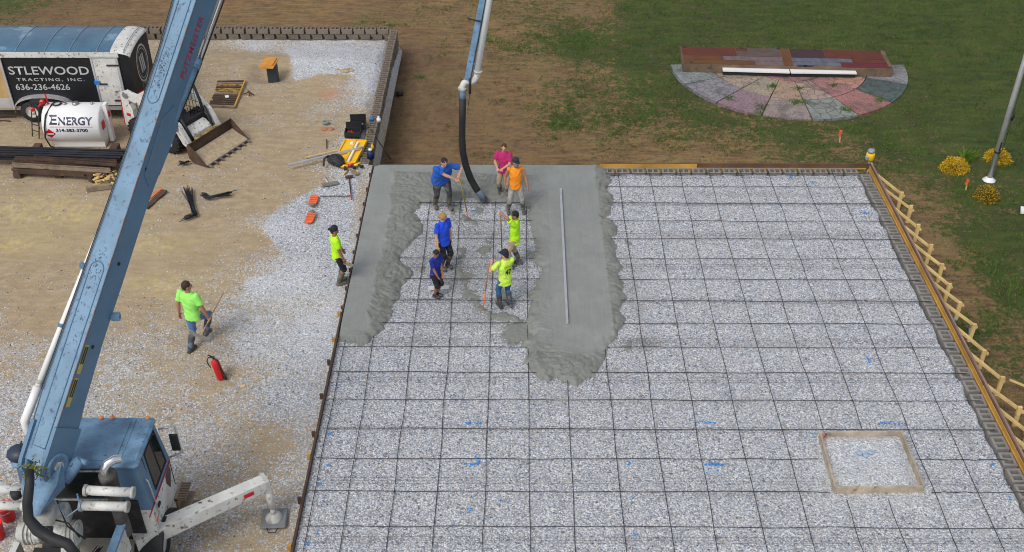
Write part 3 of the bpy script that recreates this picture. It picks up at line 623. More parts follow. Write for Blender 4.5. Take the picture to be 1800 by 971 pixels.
# ================================================================== PEOPLE
def toL(o_loc, yaw, s, p):
    d = V(p)-V(o_loc); c, n = math.cos(-yaw), math.sin(-yaw)
    return np.array([d[0]*c-d[1]*n, d[0]*n+d[1]*c, d[2]])/s
def ik(a, t, l1, l2, pole):
    a, t = V(a), V(t); d = t-a; L = np.linalg.norm(d); mx = (l1+l2)*.995
    if L > mx: t = a+d*mx/L; d = t-a; L = mx
    x = (l1*l1-l2*l2+L*L)/(2*L); h = math.sqrt(max(l1*l1-x*x, 1e-6)); u = d/L; pl = V(pole); pl = pl-u*np.dot(pl, u); pl = unit(pl)
    return a+u*x+pl*h, t
m_skin = {k: M('skin_'+k, c, .55, var=.08, vsc=8, bump=.05) for k, c in dict(fair=(.62, .33, .23), tan=(.42, .20, .12), brown=(.33, .155, .09)).items()}
def person(label, foot, hd, yaw, shirt, pants, skin='tan', hair=(.03, .02, .015), lean=0., girth=1., hL=None, hR=None, fL=None, fR=None, headyaw=0., headpitch=0., shorts=False, sleeves=True, boots=(.09, .09, .07), cap=None, capback=False, beard=None, longhair=False, wide=1., hem=-.13, loc=None, shoes=False, extra=None, group='concrete crew', poleL=None, poleR=None, shirtname='shirt', faceyaw=0):
    s = hd/1.75; yaw = math.radians(yaw)
    loc = V(foot); R = thing('person', label, 'person', loc, yaw, group); R['pose'] = 'standing'
    lc = lambda p: toL(loc, yaw, s, p)
    FLp = V(fL) if fL is not None else V((-.12, 0, 0)); FRp = V(fR) if fR is not None else V((.12, 0, 0))
    hip = V(((FLp[0]+FRp[0])/2, (FLp[1]+FRp[1])/2, .93))
    if abs(FLp[1]-FRp[1]) > .25: hip[2] = .9
    hs = .095*wide; la = math.radians(lean)
    up = np.array([0, math.sin(la), math.cos(la)]); fw = np.array([0, math.cos(la), -math.sin(la)]); rt = np.array([1., 0, 0])
    T = lambda x, y, z: hip+rt*x+fw*y+up*z           # torso frame
    ch = T(0, 0, .33); nk = T(0, -.01, .55); hc = nk+up*.04+V((0, .02+.03*math.sin(la), .095))
    sw = .185*wide; shL, shR = T(-sw, 0, .49), T(sw, 0, .49)
    tL = V(hL) if hL is not None else T(-.26, .03, -.12); tR = V(hR) if hR is not None else T(.26, .03, -.12)
    elL, tL = ik(shL, tL, .30, .27, poleL or (-.6, -.6, -.3)); elR, tR = ik(shR, tR, .30, .27, poleR or (.6, -.6, -.3))
    knL, akL = ik(hip+V((-hs, 0, -.03)), FLp+V((0, 0, .09)), .44, .42, (-.1, 1, 0)); knR, akR = ik(hip+V((hs, 0, -.03)), FRp+V((0, 0, .09)), .44, .42, (.1, 1, 0))
    g = girth; S = lambda m: (setattr(m, 'v', [(a*s, b*s, c*s) for a, b, c in m.v]), m)[1]
    sk = m_skin[skin]
    # --- continuous body
    b = MB(); X1, Y1 = rt, fw
    b.loft([(T(0, 0, -.08), .15*g, .10*g, X1, Y1), (T(0, 0, .08), .135*g, .095*g, X1, Y1), (T(0, .01, .30), .155*g, .105*g, X1, Y1), (T(0, 0, .46), .15*wide, .09, X1, Y1), (T(0, 0, .53), .07, .055, X1, Y1)])
    b.tube([nk-up*.05, hc-V((0, 0, .06))], [.062, .05], 10)
    hy = math.radians(headyaw); hp = math.radians(headpitch)
    hf = np.array([-math.sin(hy)*math.cos(hp), math.cos(hy)*math.cos(hp), -math.sin(hp)]); hr = np.array([math.cos(hy), math.sin(hy), 0]); hu = np.cross(hr, hf)
    HR = np.array([hr, hf, hu])
    Hd = lambda x, y, z: hc+hr*x+hf*y+hu*z
    b.ell(Hd(0, 0, .015), (.075, .095, .105), HR, 14, 10); b.ell(Hd(0, .03, -.06), (.055, .06, .055), HR)
    b.ell(Hd(0, .098, -.01), (.014, .022, .03), HR, 8, 6); b.ell(Hd(0, .085, .03), (.055, .012, .012), HR, 8, 6); b.ell(Hd(0, .088, -.055), (.026, .012, .012), HR, 8, 6)
    for sx in (-1, 1): b.ell(Hd(sx*.078, -.005, -.005), (.012, .022, .033), HR, 8, 6)
    for sh, el, ha, sg in ((shL, elL, tL, -1), (shR, elR, tR, 1)):
        b.ell(sh, .046); b.tube([sh, sh+(el-sh)*.35, el], [.044, .05*(.85+.15*g), .043], 10); b.ell(el, .043); fd = unit(ha-el)
        b.tube([el, el+(ha-el)*.35, ha], [.043, .044, .028], 10)
        u, v, _ = frame(fd); sd_ = unit(V((0, .6, -.4))-fd*np.dot(V((0, .6, -.4)), fd)); ot = np.cross(fd, sd_)
        pc = ha+fd*.045; b.ell(pc, (.05, .042, .019), np.array([fd, sd_, ot]), 10, 8)
        for j, (o_, l_) in enumerate(((.03, .07), (.011, .078), (-.011, .072), (-.03, .055))):
            k0 = ha+fd*.082+sd_*o_; inw = ot*(-sg); k1 = k0+fd*l_*.5+inw*.012; k2 = k1+fd*l_*.25+inw*.03; b.tube([ha+fd*.05+sd_*o_*.8, k0, k1, k2], [.012, .0115, .0105, .009], 7); b.ell(k2, .009, None, 6, 5)
        t0 = ha+fd*.03+sd_*.035; t1 = t0+fd*.03+sd_*.03; b.tube([ha+fd*.01+sd_*.02, t0, t1, t1+fd*.03+ot*(-sg)*.015], [.014, .0135, .012, .009], 7)
    for kn, ak, fp, sx in ((knL, akL, FLp, -1), (knR, akR, FRp, 1)):
        h0 = hip+V((sx*hs, 0, -.03)); b.tube([h0, (h0+kn)/2, kn], [.088*g**.5, .078*g**.5, .055], 12); b.ell(kn, .055); b.tube([kn, kn+(ak-kn)*.35+V((0, -.012, 0)), ak], [.054, .056, .037], 12)
        b.ell(ak+V((0, .06, -.05)), (.042, .12, .035))
    body = remeshed(S(b), .0095*s, 'body', sk, R, smooth=2)
    me = body.data; me.materials.clear(); me.materials.append(sk); me.name = 'body'
    e = MB()
    for sx in (-1, 1): e.ell(Hd(sx*.03, .088, .012), (.011, .008, .007), HR, 8, 6)
    S(e).build('eyes', M('eye_dark', (.03, .02, .02), .3, bump=0), R)
    # --- shirt
    t = MB(); gw = .02; zz = [(hem, .182*g, .14*g), (.0, .174*g, .134*g), (.12, .16*g, .123*g), (.3, .178*(.5+.5*g)*wide, .128*(.4+.6*g)), (.44, .18*wide, .112), (.515, .115*wide, .085), (.55, .078, .07)]
    t.loft([(T(0, .012 if i < 4 else 0, z), a, c, X1, Y1) for i, (z, a, c) in enumerate(zz)], 18)
    for sh, el in ((shL, elL), (shR, elR)):
        t.ell(sh, .072 if sleeves else .062)
        if sleeves: m_ = sh+(el-sh)*.7; t.tube([sh, sh+(el-sh)*.35, m_], [.072*(.8+.2*g), .074*(.8+.2*g), .079*(.8+.2*g)], 12)
    remeshed(S(t), .013*s, shirtname, shirt, R, fold=.026*s, seed=int(foot[0]*7) % 50, smooth=2, fsc=8)
    # --- trousers
    t = MB(); t.loft([(hip+V((0, 0, -.13)), .145*g, .105*g, X1, np.array([0, 1., 0])), (hip+V((0, 0, -.02)), .15*g, .11*g, X1, np.array([0, 1., 0])), (T(0, 0, .05), .14*g, .1*g, X1, Y1)], 16)
    for kn, ak, sx in ((knL, akL, -1), (knR, akR, 1)):
        h0 = hip+V((sx*hs, 0, -.05)); t.tube([h0, (h0+kn)/2, kn], [.093*g**.6, .092*g**.5, .082 if shorts else .073], 12)
        if not shorts: t.ell(kn, .073); t.tube([kn, kn+(ak-kn)*.5, kn+(ak-kn)*.93], [.073, .066, .06], 12)
        else: t.tube([kn-(ak-kn)*.1, kn+(ak-kn)*.12], [.084, .09], 12)
    remeshed(S(t), .013*s, 'shorts' if shorts else 'trousers', pants, R, fold=(.012 if shorts else .024)*s, seed=int(foot[1]*5) % 50+3, smooth=2, fsc=10)
    # --- boots
    mbo = M('boot_%.2f_%.2f' % (boots[0], boots[2]), boots, .6, var=.25, vsc=9, bump=.2, dirt=(.22, .21, .19), dsc=9, dth=(.5, .7))
    for kn, ak, fp in ((knL, akL, FLp), (knR, akR, FRp)):
        t = MB(); 
        if not shoes: t.tube([ak+(kn-ak)*.72, ak+(kn-ak)*.3, ak], [.08, .066, .06], 12)
        else: t.tube([ak+(kn-ak)*.1, ak], [.05, .052], 10)
        t.ell(ak+V((0, -.02, -.035)), (.052, .06, .055)); t.ell(ak+V((0, .09, -.045)), (.055, .115, .043)); t.box(ak+V((0, .05, -.078)), (.095, .27, .025))
        remeshed(S(t), .012*s, 'shoe' if shoes else 'rubber_boot', mbo, R, smooth=2)
    # --- hair, hat, beard
    hm = M('hair_%.2f' % hair[0], hair, .8, var=.4, vsc=60, bump=.6, bsc=120)
    t = MB(); t.ell(Hd(0, -.016, .04), (.084, .098, .094), HR, 14, 10)
    if longhair: t.ell(Hd(0, -.05, -.03), (.085, .06, .09), HR); t.ell(Hd(.05, .01, .03), (.04, .07, .07), HR); t.ell(Hd(-.05, .01, .03), (.04, .07, .07), HR)
    else: t.ell(Hd(0, -.05, -.0), (.07, .055, .08), HR)
    remeshed(S(t), .011*s, 'hair', hm, R, fold=.014*s, seed=5, smooth=1, fsc=30)
    if cap is not None:
        t = MB(); cm = cap; bd = -1 if capback else 1
        t.lathe(Hd(0, -.008, .052), [(.094, 0), (.096, .03), (.088, .07), (.06, .1), (.001, .112)], hu, 18)
        t.loft([(Hd(0, .06*bd, .062), .075, .006, hr, hu), (Hd(0, .12*bd, .062), .07, .006, hr, hu), (Hd(0, .165*bd, .055), .045, .005, hr, hu)], 12)
        S(t).build('cap', cm, R)
    if beard: t = MB(); t.ell(Hd(0, .045, -.085), (.06, .065, .062), HR); t.ell(Hd(0, .06, -.06), (.05, .05, .04), HR); remeshed(S(t), .011*s, 'beard', M('beard_hair', beard, .9, var=.3, vsc=60, bump=.5), R, fold=.012*s, seed=8, smooth=1, fsc=30)
    R['scale_used'] = s; del R['pose']; del R['scale_used']
    return R, (lambda p: (V((p[0]*math.cos(yaw)-p[1]*math.sin(yaw), p[0]*math.sin(yaw)+p[1]*math.cos(yaw), p[2]))*s+loc)), lc, dict(T=T, s=s, up=up, fw=fw, rt=rt, hip=hip, elL=elL, tL=tL, elR=elR, tR=tR, knL=knL, akL=akL, knR=knR, akR=akR)
def fabric(n, c):
    if 'trousers' in n or 'khaki' in n or 'jeans' in n: return M(n, c, .9, var=.22, vsc=5, bump=.3, bsc=60, dirt=(.24, .23, .2), dsc=6, dth=(.52, .7))
    return M(n, c, .85, var=.14, vsc=6, bump=.3, bsc=40, dirt=tuple(x*.6+.05 for x in c), dsc=7, dth=(.56, .7))
hv = fabric('hi_vis_yellow_green', (.50, 1., .015)); hv2 = fabric('pale_hi_vis_yellow', (.60, .92, .09)); hv3 = fabric('mint_hi_vis', (.36, .96, .17)); rb = fabric('royal_blue_cotton', (.015, .11, .50)); rb2 = fabric('bright_blue_cotton', (.012, .08, .72)); nv = fabric('dark_blue_cotton', (.008, .025, .30))
pk = fabric('magenta_cotton', (.48, .02, .15)); org = fabric('hi_vis_orange', (1., .30, .012)); gp_ = fabric('grey_trousers', (.34, .32, .31)); dg_ = fabric('charcoal_trousers', (.045, .045, .06)); kh = fabric('khaki_cloth', (.42, .33, .22)); jn = fabric('blue_jeans', (.11, .22, .44)); jn2 = fabric('teal_jeans', (.015, .12, .27)); bk = fabric('black_shorts', (.01, .011, .018)); capm = fabric('dark_cap', (.012, .016, .03))
# ground points of feet
def fp(x, y, z=0.): return W(x, y, z)
# 1 big man in blue leaning on a rake
L1 = fp(775, 364); hand1 = W(797, 303, 1.2)
P1 = person('heavy person in royal blue t-shirt and charcoal trousers leaning on a rake handle', L1, 1.86, 203, rb, dg_, 'fair', lean=30, girth=1.45, wide=1.2, hem=-.16, hR=(-.26, .47, 1.06), hL=(-.36, .50, 1.16), fL=(-.2, .12, 0), fR=(.14, -.08, 0), headpitch=30, headyaw=5, boots=(.11, .105, .075), poleL=(-.6, .2, -.4), poleR=(.6, .4, -.5))
hw = P1[1]((-.36, .54, 1.13)); 
def rake(label, top, bot, hm, hm2=None, split=.7, bladed=None, bl=.5, bm=None, name='concrete_rake', cat='rake', r=.016):
    top, bot = V(top), V(bot); c = V((bot[0], bot[1], min(bot[2], top[2]))); R = thing(name, label, cat, c); s = top+(bot-top)*split
    m = MB(); m.tube([top, s], r, 8); m.tube([s, bot], r*.95, 8) if hm2 is None else None; m.build('handle', hm, R, c)
    if hm2 is not None: m = MB(); m.tube([s, bot], r*1.05, 8); m.build('lower_handle', hm2, R, c)
    if bladed is not None: m = MB(); d = unit(bladed); m.bar(bot-d*bl/2, bot+d*bl/2, .016, .11, upv=(0, 0, 1)); m.build('blade', bm or m_cementy, R, c)
    return R
rake('rake with olive handle and orange lower end propping up the heavy person in blue', hw, W(823, 384, .03), M('olive_handle', (.24, .19, .035), .6), m_orange, .84)
# 2 magenta
P2 = person('person in magenta t-shirt and khaki trousers standing at the back behind the orange vest', fp(885, 343), 1.68, 165, pk, kh, 'fair', hair=(.09, .045, .02), hL=(-.06, .30, 1.08), hR=(.1, .27, 1.06), fL=(-.16, .02, 0), fR=(.12, -.05, 0), headyaw=15, headpitch=10, boots=(.12, .115, .09))
# 3 orange
P3 = person('person in sleeveless orange vest, grey trousers and dark cap by the wet concrete', fp(905, 372), 1.72, 188, org, gp_, 'tan', hair=(.02, .02, .02), sleeves=False, hL=(-.36, .12, .83), hR=(.27, -.02, .88), fL=(-.24, .02, 0), fR=(.2, .0, 0), headyaw=20, headpitch=2, boots=(.10, .10, .08), cap=M('two_tone_cap', (.02, .03, .05), .8), shirtname='vest', girth=1.02, beard=(.2, .17, .15))
# 4 blond
P4 = person('blond person in bright blue t-shirt and black shorts looking down beside the child', fp(781, 470), 1.70, 222, rb2, bk, 'fair', hair=(.42, .26, .09), longhair=True, hR=(.30, .14, .80), hL=(-.22, .05, .84), shorts=True, headpitch=42, headyaw=10, hem=-.17, fL=(-.1, .02, 0), fR=(.1, 0, 0), boots=(.07, .075, .07))
hw = P4[1]((.31, .18, .82)); rake('rake with pale handle and white blade held by the blond person in blue', hw+V((0, 0, .3)), W(771, 506, .08), m_woodh, None, .7, (1, .1, 0), .52, m_whtc)
# 5 child
P5 = person('short dark-haired person in dark blue t-shirt and black shorts, nearest of the two in blue', fp(767, 520), 1.44, 232, nv, bk, 'brown', hair=(.02, .014, .01), shorts=True, shoes=True, headpitch=45, headyaw=0, hL=(-.05, .26, .78), hR=(.12, .24, .8), boots=(.02, .02, .025), fL=(-.07, 0, 0), fR=(.07, 0, 0), lean=6, hem=-.2)
# 6 bearded
P6 = person('bearded person in yellow-green t-shirt and khaki trousers holding a tall rake with raised arms', fp(908, 467), 1.69, 78, hv, kh, 'tan', hair=(.012, .01, .01), beard=(.012, .01, .01), hL=(-.06, .36, 1.62), hR=(.06, .38, 1.52), fL=(-.14, .12, 0), fR=(.13, -.06, 0), headpitch=12, boots=(.06, .065, .07), poleL=(-.5, 0, .5), poleR=(.5, 0, -.6), hem=-.17)
hw = P6[1]((0, .43, 1.6)); rake('tall rake with plain wooden handle gripped by the bearded person', hw, W(883, 462, .02), M('dull_brown_handle', (.22, .14, .09), .7), None, .7, (.2, 1, 0), .4)
# 7 number 47
P7 = person('person seen from behind in pale yellow t-shirt numbered 47 and blue jeans with black cap', fp(889, 540), 1.70, 28, hv2, jn2, 'fair', hair=(.03, .02, .015), cap=capm, hL=(-.24, .3, 1.25), hR=(-.05, .30, 1.22), fL=(-.13, .05, 0), fR=(.12, -.03, 0), headyaw=30, headpitch=10, boots=(.05, .05, .05), hem=-.2)
hw = P7[1]((-.28, .36, 1.23)); rake('rake with brown handle and bright orange lower end beside the numbered t-shirt', hw, W(849, 546, .03), M('brown_handle', (.33, .18, .08), .6), m_orange, .58, None)
K = P7[3]; s7 = K['s']; bT = lambda x, z, y=-.148: K['T'](x, y, z)*s7
text('47', 'number', bT(-.075, .19), K['rt'], K['up'], .17*s7, .15*s7, M('black_print', (.01, .01, .012), .7, bump=0), P7[0], extr=.0, bold=.03)
text('CONCRETE', 'print', bT(-.1, .39, -.14), K['rt'], K['up'], .2*s7, .035*s7, M('black_print', (.01, .01, .012)), P7[0], extr=0, bold=.01)
# 8 left worker
P8 = person('person in yellow-green t-shirt, black shorts and backward navy cap beside the fresh concrete edge', fp(597, 497, -.03), 1.72, 290, hv, bk, 'brown', hair=(.02, .015, .01), cap=capm, capback=True, shorts=True, hR=(.22, .14, .82), hL=(-.2, .2, .86), headpitch=8, boots=(.12, .115, .09), fL=(-.09, .04, 0), fR=(.09, -.03, 0))
hw = P8[1]((.2, .2, .74)); R = thing('hand_float', 'grey hand float held low by the worker left of the slab', 'hand float', hw-V((0, 0, .05)))
m = MB(); c = hw-V((0, 0, .05)); m.box(c, (.42, .1, .02), rz=-.5); m.build('blade', m_cementy, R, c); m = MB(); m.bar(c+V((-.08, .04, .05)), c+V((.08, -.04, .05)), .03, .03); m.bar(c+V((0, 0, 0)), c+V((0, 0, .05)), .02, .02); m.build('grip', m_woodh, R, c)
# 9 walker
P9 = person('person in mint green t-shirt and blue jeans walking away across the gravel with a rake', fp(347, 612, -.03), 1.96, 338, hv3, jn, 'tan', hair=(.05, .03, .02), hL=(-.30, .02, .83), hR=(.34, .12, .84), fL=(-.05, -.16, 0), fR=(.07, .27, .17), headyaw=-35, headpitch=5, boots=(.05, .06, .07), wide=1.06)
hw = P9[1]((.36, .17, .80)); e0 = W(352, 592, .75); e1 = hw+(hw-e0)*1.35
rake('rake with pale wooden handle and dark blade carried by the walking person', e1, e0, m_woodh, None, .7, W(363, 606, .75)-W(332, 594, .75), .62)

# ================================================================== fire extinguisher
p = W(389, 665, -.02); R = thing('fire_extinguisher', 'red fire extinguisher standing tilted on the gravel with black valve and hose', 'fire extinguisher', p)
ax = unit(V((-.16, .05, 1))); m = MB(); m.lathe(p, [(.001, 0), (.085, 0), (.095, .03), (.095, .43), (.085, .5), (.04, .54), (.035, .56), (.001, .56)], ax, 20); m.build('cylinder', m_red, R, p)
m = MB(); t = p+ax*.56; m.tube([t-ax*.02, t+ax*.06], .03, 10); m.bar(t+ax*.05, t+ax*.09+V((-.12, .03, 0)), .03, .012); m.bar(t+ax*.03, t+ax*.03+V((-.1, .03, .0)), .03, .012); m.build('valve', m_blk, R, p)
m = MB(); m.tube([t+ax*.04, t+V((-.13, .03, .02)), t+V((-.18, .03, -.1)), t+V((-.14, .0, -.2)), t+V((-.1, -.02, -.24))], .013, 8); m.tube([t+ax*.03, t+V((.09, -.05, -.02)), t+V((.13, -.06, -.2)), p+V((.1, -.05, .16))], .016, 8); m.tube([p+V((.1, -.05, .18)), p+V((.12, -.05, .02))], [.02, .035], 8); m.build('hose', m_blk, R, p)
# ================================================================== fuel tank
TZ = .67; TR = .6; TY = 2.66; tx0, tx1 = -17.35, -15.62; c = V((-16.5, TY, 0))
R = thing('fuel_tank', 'round white fuel tank on skids lettered in dark blue beside the trailer', 'fuel tank', c)
m = MB(); m.lathe((tx0, TY, TZ), [(.001, -.06), (.35, -.05), (.55, -.01), (TR, .03), (TR, tx1-tx0-.03), (.55, tx1-tx0+.01), (.35, tx1-tx0+.04), (.001, tx1-tx0+.05)], (1, 0, 0), 36); m.build('shell', m_whtc, R, c)
m = MB(); m.bx(tx0+.15, tx1-.03, TY-.36, TY-.28, .0, .3); m.bx(tx0+.15, tx1-.03, TY+.44, TY+.52, 0, .3); m.bx(tx0+.15, tx0+.22, TY-.28, TY+.44, 0, .2); m.bx(tx1-.1, tx1-.03, TY-.28, TY+.44, 0, .2); m.build('skid', m_whtc, R, c)
m = MB(); m.bx(tx1+.05, tx1+.16, TY-.1, TY+.1, .05, 1.3); m.build('end_box', m_whtc, R, c)
def on_tank(px, py):   # point on the shell along the ray
    lo, hi = TY-TR, TY
    for _ in range(40):
        y = (lo+hi)/2; q = W(px, py, y, 1)
        if (q[1]-TY)**2+(q[2]-TZ)**2 > TR*TR: lo = y
        else: hi = y
    return W(px, py, hi, 1)
def wrap_text(s, name, pl, pr, hpx, m, bold=0., sp=1.):
    a = on_tank(*pl); ang = math.atan2(a[2]-TZ, -(a[1]-TY)); wpx = on_tank(*pr)[0]-a[0]
    o = text(s, name, (0, 0, 0), (1, 0, 0), (0, 1, 0), wpx, hpx, m, R, extr=0, bold=bold, sp=sp); me = o.data
    for v in me.vertices:
        th_ = ang+v.co.y/TR; v.co = Vector((a[0]+v.co.x-c[0], -math.cos(th_)*(TR+.006), TZ+math.sin(th_)*(TR+.006)))
    return o
wrap_text('E', 'lettering', (86.5, 219), (100, 219), .29, m_navy, .03); wrap_text('NERGY', 'lettering', (102, 220), (163, 220), .24, m_navy, .03)
wrap_text('314-383-3700', 'phone_lettering', (99, 232), (155, 232), .105, m_navy, .035)
m = MB(); a = on_tank(87, 223.5); b = on_tank(163, 222.5); 
def wrap_rect(m, x0, x1, pz0, pz1, r=.006, n=4, diamond=False):
    th0, th1 = pz0, pz1; vs = []
    if diamond: pts = [(x0, (th0+th1)/2), ((x0+x1)/2, th0), (x1, (th0+th1)/2), ((x0+x1)/2, th1)]
    else: pts = [(x0, th0), (x1, th0), (x1, th1), (x0, th1)]
    m.add([(x, TY-math.cos(t)*(TR+r), TZ+math.sin(t)*(TR+r)) for x, t in pts], [(0, 1, 2, 3)])
an = lambda q: math.atan2(q[2]-TZ, -(q[1]-TY))
wrap_rect(m, a[0], b[0], an(a)-.012, an(a)+.012); m.build('underline', m_redl, R, c)
m = MB(); a = on_tank(77.5, 234); b = on_tank(97.5, 234); t0, t1 = an(on_tank(87, 242)), an(on_tank(87, 227)); wrap_rect(m, a[0], b[0], t0, t1, .006, diamond=True); m.build('hazard_diamond', m_red, R, c)
m = MB(); wrap_rect(m, a[0]+.06, b[0]-.06, (t0+t1)/2-.05, (t0+t1)/2+.03, .009); m.build('diamond_band', m_whtc, R, c)
for a_, b_ in (((tx1+.055, TY-.32, .75), (.02, .2, .25)), ((tx1+.168, TY, .95), (.012, .14, .2)), ((tx1+.03, TY+.3, 1.0), (.03, .1, .3))): m = MB(); m.box(a_, b_); m.build('red_decal', m_red, R, c)
m = MB(); m.tube([(tx0+.25, TY-.05, 1.29), (tx0+.15, TY-.45, 1.12), (tx0+.1, TY-.63, .8), (tx0+.05, TY-.64, .45), (tx0+.08, TY-.52, .1), (tx0+.2, TY-.5, .04)], .022, 8); m.build('hose', m_blk, R, c)
m = MB(); m.lathe((tx0+.38, TY, 1.27), [(.13, 0), (.15, .02), (.13, .04), (.1, .035)], n=20); m.build('hand_wheel', m_blk, R, c)
for dx, r, h in ((.95, .1, .09), (.62, .06, .07), (1.45, .04, .09)): m = MB(); m.lathe((tx0+dx, TY, 1.25), [(r, 0), (r, h), (.001, h)]); m.build('fill_cap', m_steel, R, c)
m = MB(); m.tube([(tx0+.12, TY, 1.24), (tx0+.1, TY, 1.6)], .03); m.bev((tx0-.0, TY-.1, 1.40), (.15, .13, .14), .03); m.tube([(tx0+.02, TY-.1, 1.40), (tx0-.12, TY-.2, 1.27)], .035); m.build('pump', m_red, R, c)
m = MB(); m.bev((tx0-.3, TY-.2, 1.2), (.11, .13, .14), .03); m.build('pump_nozzle', m_red, R, c)
for i, dx in enumerate((-.0, .32)): pass
p = W(57, 240, 0); p2 = W(70, 241, 0); R2 = thing('black_ladder_stool', 'small black metal step stand left of the white fuel tank', 'step stand', p); m = MB(); t_ = p+V((.12, .3, 1.05))
for a, b in ((p, t_), (p2+V((.02, -.12, 0)), t_+V((.28, -.1, 0))), (p+V((.05, .5, 0)), t_+V((0, .1, 0))), (p2+V((.05, .45, 0)), t_+V((.28, .1, 0)))): m.tube([a, b], .017, 8)
m.tube([p+V((.04, .1, .38)), p2+V((.08, 0, .38))], .014); m.tube([p+V((.02, .05, .2)), p2+V((.06, -.05, .2))], .014); m.build('frame', m_blk, R2, p); m = MB(); m.box(t_+V((.14, 0, .02)), (.34, .3, .03)); m.build('seat', m_blk, R2, p)
# ================================================================== trailer
ty0, ty1, tzb, tzt = 3.98, 6.02, .48, 2.4; txr = -14.98; txl = -23.6; c = V((-18, ty0, 0))
R = thing('cargo_trailer', 'enclosed black cargo trailer with blue roof, white door and silver lettering', 'trailer', c)
m = MB(); m.bx(txl, txr-.02, ty0, ty1, tzb, tzt-.12); m.build('body', m_blackp, R, c)
# cambered roof
nx, prof_ = 30, []; vs = []; fs = []
rx = np.linspace(txl, txr-.55, 30)
for x in rx:
    for j in range(13): t = j/12; y = ty0-.0+(ty1-ty0)*t; vs.append((x, y, tzt-.06+.13*math.sin(math.pi*t)**.6))
for i in range(29):
    for j in range(12): a = i*13+j; fs.append((a, a+13, a+14, a+1))
m = MB(); m.add(vs, fs, True); roof = m.build('roof', m_roofb, R, c)
m = MB()
for px in (25, 75, 118, 165, 212): 
    x = W(px+18, 70, tzt, 2)[0]
    pts = [(x, ty0+(ty1-ty0)*j/12, tzt-.05+.13*math.sin(math.pi*j/12)**.6) for j in range(13)]; m.tube(pts, .012, 5)
m.build('roof_seam', M('roof_seam_metal', (.25, .33, .4), .5), roof, c)
m = MB(); vs = []; fs = []      # rounded white nose cap
for i in range(9):
    a = math.pi/2*i/8; x = txr-.55+.6*math.sin(a); dz = -.16*(1-math.cos(a))
    for j in range(13): t = j/12; vs.append((x, ty0-.015+(ty1-ty0+.03)*t, tzt-.055+.14*math.sin(math.pi*t)**.6+dz))
for i in range(8):
    for j in range(12): a = i*13+j; fs.append((a, a+13, a+14, a+1))
m.add(vs, fs, True); m.build('nose_cap', m_wht, R, c)
m = MB(); m.bx(txl, txr-.3, ty0-.03, ty0+.03, tzt-.2, tzt-.045); m.build('roof_trim', m_wht, R, c)
m = MB(); m.bx(txl, txr-.02, ty0-.02, ty0+.02, tzb-.08, tzb+.05); m.build('sill', m_alu, R, c)
oY = lambda px, py: W(px, py, ty0, 1)
# white door
a, b, d_, e = oY(166, 98), oY(205, 98), oY(222, 189), oY(183, 189)
dx0, dx1 = oY(183, 189)[0], oY(222, 188)[0]
m = MB(); m.bx(dx0, dx1, ty0-.035, ty0-.002, tzb+.1, tzt-.21); door = m.build('door', m_wht, R, c)
m = MB(); m.bx(dx0-.06, dx0-.002, ty0-.05, ty0-.002, tzb+.06, tzt-.205); m.bx(dx1+.002, dx1+.08, ty0-.05, ty0-.002, tzb+.06, tzt-.205); m.bx(dx0-.06, dx1+.08, ty0-.055, ty0-.003, tzt-.2, tzt-.15); m.build('door_frame', m_alu, R, c)
m = MB()
for z in (.75, 1.95): m.bx(dx1-.3, dx1+.08, ty0-.065, ty0-.04, z-.025, z+.025)
m.build('hinge', m_dk, door, c)
m = MB(); m.bx(dx0+.05, dx0+.3, ty0-.08, ty0-.04, 1.3, 1.34); m.build('handle', m_dk, door, c)
m = MB(); m.bx(dx0-.08, dx0+.08, ty0-.09, ty0-.055, 1.32, 1.44); m.build('lock', M('blue_lock', (.01, .2, .6), .5), door, c)
# open plywood-lined panel at the left frame edge
p0 = oY(32, 190); p1 = oY(10, 100)
m = MB(); m.bx(p0[0]-1.9, p0[0]-.15, ty0-.055, ty0-.015, tzb-.02, tzt-.22); pl = m.build('open_side_panel', m_tan, R, c)
m = MB(); m.bx(p0[0]-.15, p0[0]-.08, ty0-.06, ty0-.01, tzb-.04, tzt-.2); m.bx(p0[0]-1.9, p0[0]-.152, ty0-.065, ty0-.057, tzb, tzb+.35); m.build('panel_edge', m_alu, pl, c)
q0 = oY(19, 131); q1 = oY(157, 133); text('STLEWOOD', 'lettering', (oY(17, 132)[0], ty0-.006, q0[2]), (1, 0, 0), (0, 0, 1), oY(158, 132)[0]-oY(17, 132)[0], .27, m_lett, R, c, 0, .012, 1.02)
q0 = oY(26, 142.5); text('TRACTING, INC.', 'lettering', (oY(30, 142)[0], ty0-.006, q0[2]), (1, 0, 0), (0, 0, 1), oY(149, 142)[0]-oY(30, 142)[0], .10, m_lett, R, c, 0, .01, 1.3)
q0 = oY(30, 158); text('636-236-4626', 'phone_lettering', (oY(29, 158)[0], ty0-.006, q0[2]), (1, 0, 0), (0, 0, 1), oY(124, 158)[0]-oY(29, 158)[0], .2, m_lett, R, c, 0, .01, 1.)
